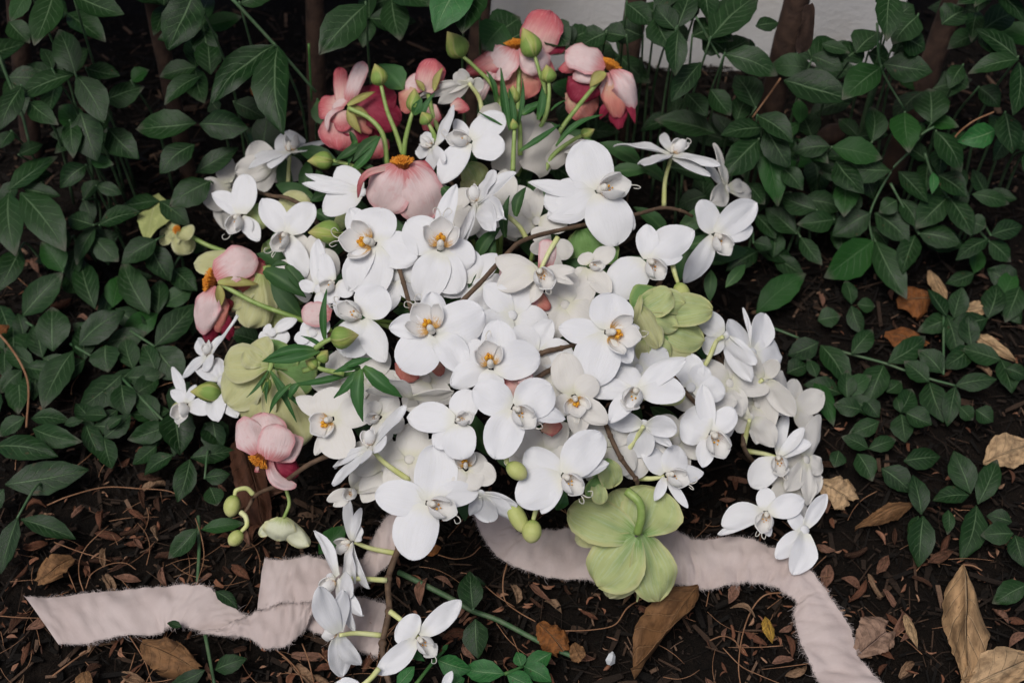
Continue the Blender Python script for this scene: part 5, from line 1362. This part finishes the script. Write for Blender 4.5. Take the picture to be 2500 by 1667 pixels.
rr = Thing('silk_ribbon', at_z(1700, 1380, .01), 'blush pink ribbon with frayed edges running right under the hellebore', 'ribbon', 'blush ribbons of the bouquet')
ribbon_part(rr, 'band', Z([(1235, 1215, 1140, 1215, (.03, .03)), (1248, 1270, 1162, 1270, (.015, .014)), (1262, 1298, 1190, 1330, (.006, .006)), (1296, 1296, 1250, 1379, (.002, .002)), (1345, 1293, 1330, 1405), (1404, 1290, 1410, 1414), (1470, 1288, 1480, 1420), (1545, 1282, 1560, 1424),
   (1618, 1282, 1640, 1424), (1662, 1300, 1690, 1432), (1705, 1320, 1728, 1438), (1765, 1310, 1785, 1427, (.002, .002)), (1834, 1316, 1822, 1422, (.004, .003)), (1888, 1338, 1872, 1428, (.006, .004)), (1950, 1366, 1915, 1444, (.008, .004)), (2004, 1422, 1944, 1468, (.008, .0)),
   (2036, 1470, 1940, 1498, (.004, 0)), (2076, 1534, 1950, 1552), (2098, 1606, 1976, 1617), (2152, 1667, 2004, 1675), (2200, 1740, 2050, 1750)], .014), seed=7)

# ================================================================ fallen leaves and litter
def fallen(label, bx, by, tx, ty, w, mat, z=.012, prof='leaf', group='large fallen leaves', pet=None, name='fallen_leaf', **kw):
    B = at_z(bx, by, z); T = at_z(tx, ty, z + kw.pop('dz', 0.))
    s = depth_z(bx, by, z) / FPX
    th = Thing(name, B, label, 'leaf', group)
    a = dict(bend=.08, cup=.25, vee=-.2, ruf=.06, rufn=2.2, twist=.3, nu=30, nv=16, thick=.0004, und=.13, fine=.022, wav=.13, ser=.02, asym=random.uniform(-.25, .25))
    if prof in ('round', 'fan', 'petal'):
        a.update(fan=.5 if prof == 'round' else .3, rag=.14); prof = 'wide'
    a.update(kw)
    # the photo foreshortens the ground: widen across by the lateral scale
    th.part('blade', blade(B, T, w * s, nrm([kw.get('sx', 0) if False else random.uniform(-.2, .2), -.25, 1]), prof, **a), M[mat])
    if pet:
        P = [B] + [at_z(q[0], q[1], z) for q in pet]
        th.part('stalk', tube(P, .0008, .0006, 5, 5), M['needle'])
    return th
fallen('yellow-brown folded leaf above the left end of the ribbon', 178, 1362, 92, 1425, 66, 'brown', .014, 'round', vee=-.5, bend=.16)
fallen('curled brown leaf under the left ribbon', 345, 1570, 490, 1640, 88, 'brown', .016, 'round', ruf=.10, cup=.45, bend=.2)
fallen('long wavy brown leaf below the broad green hellebore', 1705, 1430, 1545, 1645, 92, 'brown', .016, 'leaf', ruf=.07, cup=-.5, vee=-.5, bend=.06, twist=.6)
fallen('long folded tan leaf standing at the lower right', 2352, 1378, 2352, 1658, 104, 'tan', .024, 'leaf', pet=[(2375, 1380), (2398, 1392)], vee=.9, cup=.5, twist=.9, und=.16)
fallen('tan leaf cut by the bottom right corner', 2335, 1690, 2530, 1600, 110, 'tan', .016, 'leaf', vee=-.2)
fallen('pinkish torn maple leaf right of the ribbon end', 2092, 1600, 2180, 1530, 96, 'mapley', .012, 'fan', ruf=.08, rufn=3, notch=.4)
fallen('broken tan leaf right of the lower right orchids', 1995, 1175, 2085, 1228, 76, 'tan', .014, 'fan', ruf=.08, notch=.3)
fallen('brown rolled leaf right of the broken tan leaf', 2225, 1230, 2088, 1290, 44, 'brown', .016, 'lance', cup=.9)
fallen('tan leaf at the right edge behind the upright leaves', 2400, 1130, 2520, 1085, 90, 'tan', .014, 'leaf', vee=-.3)
fallen('crumpled brown leaf beside the straight green runner at the bottom', 1315, 1520, 1378, 1590, 70, 'rust', .014, 'fan', ruf=.12, rufn=3, cup=.5)
fallen('small crumpled brown leaf right of the straight green runner', 1400, 1570, 1420, 1612, 40, 'brown', .014, 'fan', ruf=.12)
fallen('rust-coloured fallen leaf on the soil at the right', 2190, 740, 2272, 728, 84, 'rust', .014, 'round', ruf=.06)
fallen('orange-brown leaf under the right runner', 2160, 815, 2260, 840, 62, 'rust', .014, 'petal', ruf=.08)
fallen('pale tan leaf beside the rust-coloured leaf', 2338, 762, 2425, 752, 40, 'tan', .016, 'leaf')
fallen('speckled tan leaf strip at the right edge', 2365, 815, 2480, 880, 36, 'tan', .014, 'lance')
fallen('pale brown curled leaf above the rust-coloured leaf', 2270, 660, 2310, 745, 34, 'tan', .014, 'lance', cup=.8)
fallen('bright yellow leaflet left of the ribbon end', 1868, 1505, 1886, 1568, 30, 'yellow', .014, 'leaf', name='fallen_leaf')
fallen('yellow-spotted curled leaflet right of the maple leaf', 2210, 1500, 2240, 1580, 24, 'tan', .014, 'lance', cup=.7)
fallen('large dark leathery leaf under the lowest pale pink flower', 590, 1075, 648, 1290, 76, 'darkleaf', .012, 'strap', cup=.5)
fallen('yellowing pale green leaf at left of the small hellebore', 385, 474, 358, 590, 84, 'leafpale', .07, 'leaf', bend=.03, cup=.05, vee=-.1, und=.02, fine=0., wav=.06, twist=.1)
fallen('orange leaf scrap behind the two large hanging leaves', 632, 200, 622, 240, 30, 'rust', .10, 'leaf')
fallen('small orange leaf at the left edge in the middle', -6, 815, 20, 795, 26, 'rust', .03, 'round')
fallen('grey-brown leaf right of the lower right runner', 2140, 1400, 2170, 1355, 26, 'litter', .014, 'leaf')
fallen('rust leaf scrap under the largest lower orchid', 1035, 1352, 1076, 1335, 30, 'rust', .014, 'leaf')
fallen('pale pointed leaf beneath the upright leaf pair at lower right', 2265, 1372, 2325, 1345, 26, 'litter', .016, 'leaf')
fallen('brown upright leaf stub at the bottom left', 205, 1640, 215, 1700, 44, 'brown', .014, 'strap')
st = single('pale_stone', lathe(at_z(1486, 1622, .012), at_z(1496, 1590, .016), .0045, ([0, .2, .7, 1], [.4, 1, .8, .15]), 5, 3), M['stone'], 'small pale stone chip on the mulch at the bottom', 'stone', smooth_=False)
single('pebble', blob(at_z(2030, 330, .06), [.9, .2, .3], .012, .034), M['bark'], 'dark rounded clod under the shrub at upper right', 'clod')

# small dry leaflets: the larger ones one object each, crumbs joined as litter
def leaflet_geo(r):
    return blade((0, 0, 0), (1, 0, 0), .16 + .24 * r.random(), np.array([0, 0, 1.]), r.choice(('leaf', 'leaf', 'lance', 'strap')), bend=r.uniform(-.05, .22), cup=r.uniform(-1.6, 1.6), vee=r.uniform(-.9, .4), sway=r.uniform(-.2, .2), ruf=.08, twist=r.uniform(-.9, .9), und=.10, asym=r.uniform(-.3, .3), nu=9, nv=5, thick=.022, split=False)
LCOL = ['dark brown', 'reddish brown', 'salmon brown', 'tan']
LM = {}
for cn in LCOL:
    for k in range(9):
        o = mesh_obj('dry_leaflet', leaflet_geo(random.Random(k * 7 + len(cn))), M['lit ' + cn], np.zeros(3))
        LM[cn, k] = o.data; bpy.data.objects.remove(o)
MARK = [(105, 1510, 'the left end of the ribbon'), (135, 1390, 'the folded yellow-brown leaf'), (330, 1490, 'the left ribbon tail'), (415, 1610, 'the curled brown leaf'), (480, 1300, 'the green runner above the ribbon'),
        (690, 1420, 'the ribbon loop'), (570, 1240, 'the two lower left orchid buds'), (690, 1300, 'the cream drooping hellebore'), (110, 1170, 'the large dusty leaf at the left edge'), (30, 1280, 'the leaf pair at the left edge'),
        (300, 1150, 'the arching dry twig'), (830, 1600, 'the lower orchid of the spray'), (940, 1600, 'the brown spray stem'), (1020, 1560, 'the last orchid of the spray'), (1160, 1500, 'the pair of upright leaves'),
        (1250, 1630, 'the fresh bright green leaves'), (1345, 1550, 'the crumpled leaf by the runner'), (1490, 1606, 'the pale stone chip'), (1550, 1440, 'the broad green hellebore'), (1620, 1540, 'the long wavy brown leaf'),
        (1875, 1535, 'the bright yellow leaflet'), (2040, 1560, 'the ribbon end'), (1960, 1400, 'the ribbon fold'), (2140, 1570, 'the pinkish maple leaf'), (2345, 1520, 'the long folded tan leaf'), (2430, 1640, 'the corner tan leaf'),
        (2160, 1260, 'the rolled brown leaf'), (2040, 1205, 'the broken tan leaf'), (2240, 1330, 'the upright leaf pair at lower right'), (2230, 735, 'the rust-coloured leaf'), (2080, 760, 'the tiny seedling'), (2380, 755, 'the pale tan leaf'),
        (1905, 715, 'the single broad leaf'), (2200, 900, 'the long right runner'), (1790, 1170, 'the orchid over bare soil'), (280, 900, 'the leaf patch on the left'), (60, 980, 'the dusty leaves at the left edge'), (380, 960, 'the bare green stem'), (200, 760, 'the upper left leaf patch'), (1055, 1400, 'the largest lower orchid'), (1800, 1420, 'the right ribbon')]
DIRS = ['right of', 'upper right of', 'above', 'upper left of', 'left of', 'lower left of', 'below', 'lower right of']
used_labels = set(); crumbs = []
def leaflet(x, y, L, ang):
    p = at_z(x, y, .010)
    p[2] = ground_z(p[0], p[1]) + random.uniform(.003, .007)
    cn = random.choices(LCOL, (.28, .34, .25, .13))[0]
    s = L * .00036
    mk = min(MARK, key=lambda m_: (m_[0] - x) ** 2 + (m_[1] - y) ** 2)
    dr = DIRS[int(round(math.atan2(mk[1] - y, x - mk[0]) / (math.pi / 4))) % 8]
    lab = '%s %s dry leaflet %s %s' % ('longer' if L > 52 else 'small', cn, dr, mk[2])
    k = random.randrange(9)
    rot = (random.uniform(-.35, .35), random.uniform(-.25, .25), ang); sc = (s, s * random.uniform(.8, 1.25), s)
    if lab in used_labels or L < 30:
        crumbs.append((p, rot, (sc[0] * .8, sc[1] * .8, sc[2] * .8), random.Random(len(crumbs))))
        return
    used_labels.add(lab)
    o = bpy.data.objects.new('dry_leaflet', LM[cn, k]); COL.objects.link(o)
    o.location = p; o.rotation_euler = rot; o.scale = sc
    tag(o, lab, 'leaflet', 'dry leaflets on the mulch')
def patch(n, x0, x1, y0, y1, Lr=(32, 72), pts=()):
    for (x, y, L, a) in pts:
        leaflet(x, y, L, a)
    for k in range(int(n * .85)):
        leaflet(random.uniform(x0, x1), random.uniform(y0, y1), Lr[0] * .5 + (Lr[1] - Lr[0] * .5) * random.random() ** 1.5, random.uniform(0, 6.28))
patch(64, 40, 660, 1180, 1440, pts=[(210, 1350, 78, .2), (300, 1320, 48, .2), (225, 1285, 70, -.2), (375, 1352, 58, -.15), (170, 1250, 50, 1.2), (240, 1230, 60, -1.4), (335, 1180, 60, -1.2), (330, 1145, 70, -.3), (120, 1340, 40, .8)])
patch(40, 0, 720, 1550, 1667, pts=[(20, 1540, 60, .9), (60, 1530, 70, .8), (260, 1590, 50, 1.2), (500, 1605, 40, -1), (300, 1650, 50, .8)])
patch(22, 620, 1000, 1560, 1667, pts=[(720, 1620, 60, -.9), (780, 1610, 50, .1), (885, 1640, 60, 1.1), (640, 1330, 60, -1.2), (620, 1425, 50, 0), (700, 1335, 50, .5)])
patch(28, 1000, 1560, 1400, 1660, pts=[(1295, 1440, 40, -.6), (1330, 1450, 50, -.6), (1060, 1400, 50, -.5), (1080, 1550, 70, .2)])
patch(22, 1640, 1960, 1440, 1660, pts=[(1780, 1470, 60, 1.1), (1918, 1540, 60, -1.4), (1885, 1615, 50, .1), (1920, 1640, 60, .5)])
patch(42, 2010, 2480, 1300, 1660, pts=[(2015, 1420, 70, 1.2), (2060, 1395, 50, -.5), (2170, 1480, 50, -1.), (2190, 1540, 80, 1.2), (2230, 1400, 50, -.6), (2150, 1640, 40, .9), (2200, 1640, 60, .8)])
patch(26, 1960, 2480, 1130, 1340, pts=[(1780, 1150, 50, -.3), (1760, 1200, 40, -.1), (1800, 1175, 40, 1.2)])
patch(34, 1850, 2480, 620, 900, Lr=(18, 50))
patch(38, 10, 470, 620, 1180, pts=[(310, 870, 50, .9), (190, 780, 60, -.6), (240, 1010, 50, -1.3), (300, 895, 36, 1.), (190, 1005, 40, .4)])
for k in range(430):      # crumbs all over the mulch
    x = random.uniform(0, 2500); y = random.uniform(1150, 1667) if random.random() < .75 else random.uniform(560, 1150)
    p = at_z(x, y, .01); p[2] = ground_z(p[0], p[1]) + random.uniform(.002, .006); s = random.uniform(14, 30) * .00036
    crumbs.append((p, (random.uniform(-.4, .4), random.uniform(-.3, .3), random.uniform(0, 6.28)), (s, s, s), random.Random(900 + k)))
def build_needles():
    parts = []
    for k in range(170):
        if random.random() < .55: x, y = random.uniform(0, 1000), random.uniform(1180, 1667)
        else: x, y = random.uniform(1000, 2500), random.uniform(1150, 1667)
        if random.random() < .2: x, y = random.uniform(0, 480), random.uniform(650, 1200)
        p = at_z(x, y, .01); p[2] = ground_z(p[0], p[1]) + random.uniform(.003, .009)
        a = random.uniform(0, 6.28); L = random.uniform(.012, .05); bw = random.uniform(-.35, .35)
        d_ = np.array([math.cos(a), math.sin(a), random.uniform(-.06, .06)]); s_ = np.array([-math.sin(a), math.cos(a), 0])
        parts.append(tube([p - d_ * L * .5, p - d_ * L * .15 + s_ * L * bw * .4, p + d_ * L * .2 + s_ * L * bw * .35, p + d_ * L * .5], random.uniform(.00025, .00055), .0002, 4, 3))
    tag(mesh_obj('dry_needles', merge(parts), M['needle'], np.zeros(3)), 'thin dry needles and plant fibres strewn over the mulch', 'needles', None, 'stuff')
build_needles()
def build_crumbs():
    from mathutils import Euler
    parts = []
    for (p, rot, sc, r) in crumbs:
        V, F, UV = leaflet_geo(r)
        R = np.array(Euler(rot).to_matrix())
        parts.append(((np.asarray(V) * np.array(sc)) @ R.T + p, F, UV))
    m = NT('leaf_litter'); g = m.n('ShaderNodeNewGeometry').outputs['Random Per Island']
    tc = m.n('ShaderNodeTexCoord'); nz = m.noise(150., tc.outputs['Object'], 4)
    col = m.ramp(g, [(0, (.05, .024, .015)), (.3, (.13, .055, .030)), (.55, (.23, .10, .055)), (.8, (.31, .155, .095)), (1, (.38, .23, .14))])
    col = m.mix(m.val('MULTIPLY', m.sstep(nz, .45, .7), .6), col, m.mix(.6, col, (.02, .01, .006)))
    mt = m.finish(col, .75, m.bump(nz, .5, .0015), .1, spec=.2)
    tag(mesh_obj('leaf_litter', merge(parts), mt, np.zeros(3)), 'crumbled dry leaf litter scattered through the mulch', 'litter', None, 'stuff')
build_crumbs()

# thin dry twigs and needles
def twig(label, k, pts, r=.0007, z=.013):
    r *= .72
    P = [at_z(*cp(k, *p), z + .004 * math.sin(i * 2.1)) for i, p in enumerate(pts)]
    single('dry_twig', tube(P, r, r * .7, 5, 6), M['needle'], label, 'twig', 'thin dry twigs on the mulch')
twig('long curved dry twig left of the ribbon end', 'P', [(590, 955), (460, 975), (370, 1080), (310, 1250), (285, 1450), (300, 1590)], .0010)
twig('hooked dry twig left of the yellow leaflet', 'P', [(90, 1280), (170, 1250), (250, 1270), (290, 1330)])
twig('straight dry twig crossing the bottom left of the ribbon end', 'P', [(180, 1330), (300, 1450), (420, 1510), (560, 1568)])
twig('long dry twig arching above the ribbon at lower left', 'S', [(540, 1566), (800, 1460), (1200, 1360), (1600, 1375), (1960, 1410), (2150, 1560)], .0009)
twig('curved dry twig above the ribbon left end', 'M', [(800, 690), (760, 560), (760, 400), (830, 260), (960, 130), (1040, 60)])
twig('dry twig below the orange folded leaf', 'M', [(650, 500), (690, 600), (730, 700)])
twig('short arched dry twig above the left ribbon', 'M', [(820, 660), (880, 520), (1050, 430), (1200, 420), (1300, 480)])
twig('long orange dry twig beside the green runner above the ribbon', 'M', [(1870, -10), (1930, 180), (1950, 380), (1880, 630)])
twig('straight dry twig across the litter above the left ribbon', 'M', [(520, 220), (760, 310), (1060, 400)])
twig('dry twig lying left of the ribbon end at the left edge', 'M', [(0, 925), (200, 940), (420, 945)])
twig('dry twig at the bottom left below the ribbon', 'M', [(500, 1500), (660, 1380), (830, 1260)], .0011)
twig('dry twig running down beside the curled brown leaf', 'M', [(1240, 1120), (1330, 1260), (1400, 1390), (1450, 1560)])
twig('forked dry twig right of the upright leaf pair', 'O', [(150, 680), (110, 850), (130, 1040), (260, 1150), (420, 1240)], .0009)
twig('long dry twig under the broad green hellebore', 'O', [(1460, 1010), (1300, 1110), (1180, 1270), (960, 1320), (700, 1330)], .0009)
twig('thin dry twig left of the forked one', 'O', [(-60, 900), (60, 1000), (220, 1100)])
twig('thin dry twig curling at the bottom right of the hellebore', 'O', [(2090, 1420), (2220, 1380), (2330, 1430), (2420, 1540)])
twig('dry twig below the trailing orchid spray', 'N', [(280, 1240), (400, 1340), (500, 1450), (550, 1568)], .0010)
twig('upright dry twig below the ribbon end', 'N', [(540, 1190), (600, 1350), (650, 1560)], .0009)
twig('curved dry twig right of the largest lower orchid', 'N', [(1840, 340), (2000, 380), (2150, 350), (2250, 260)])
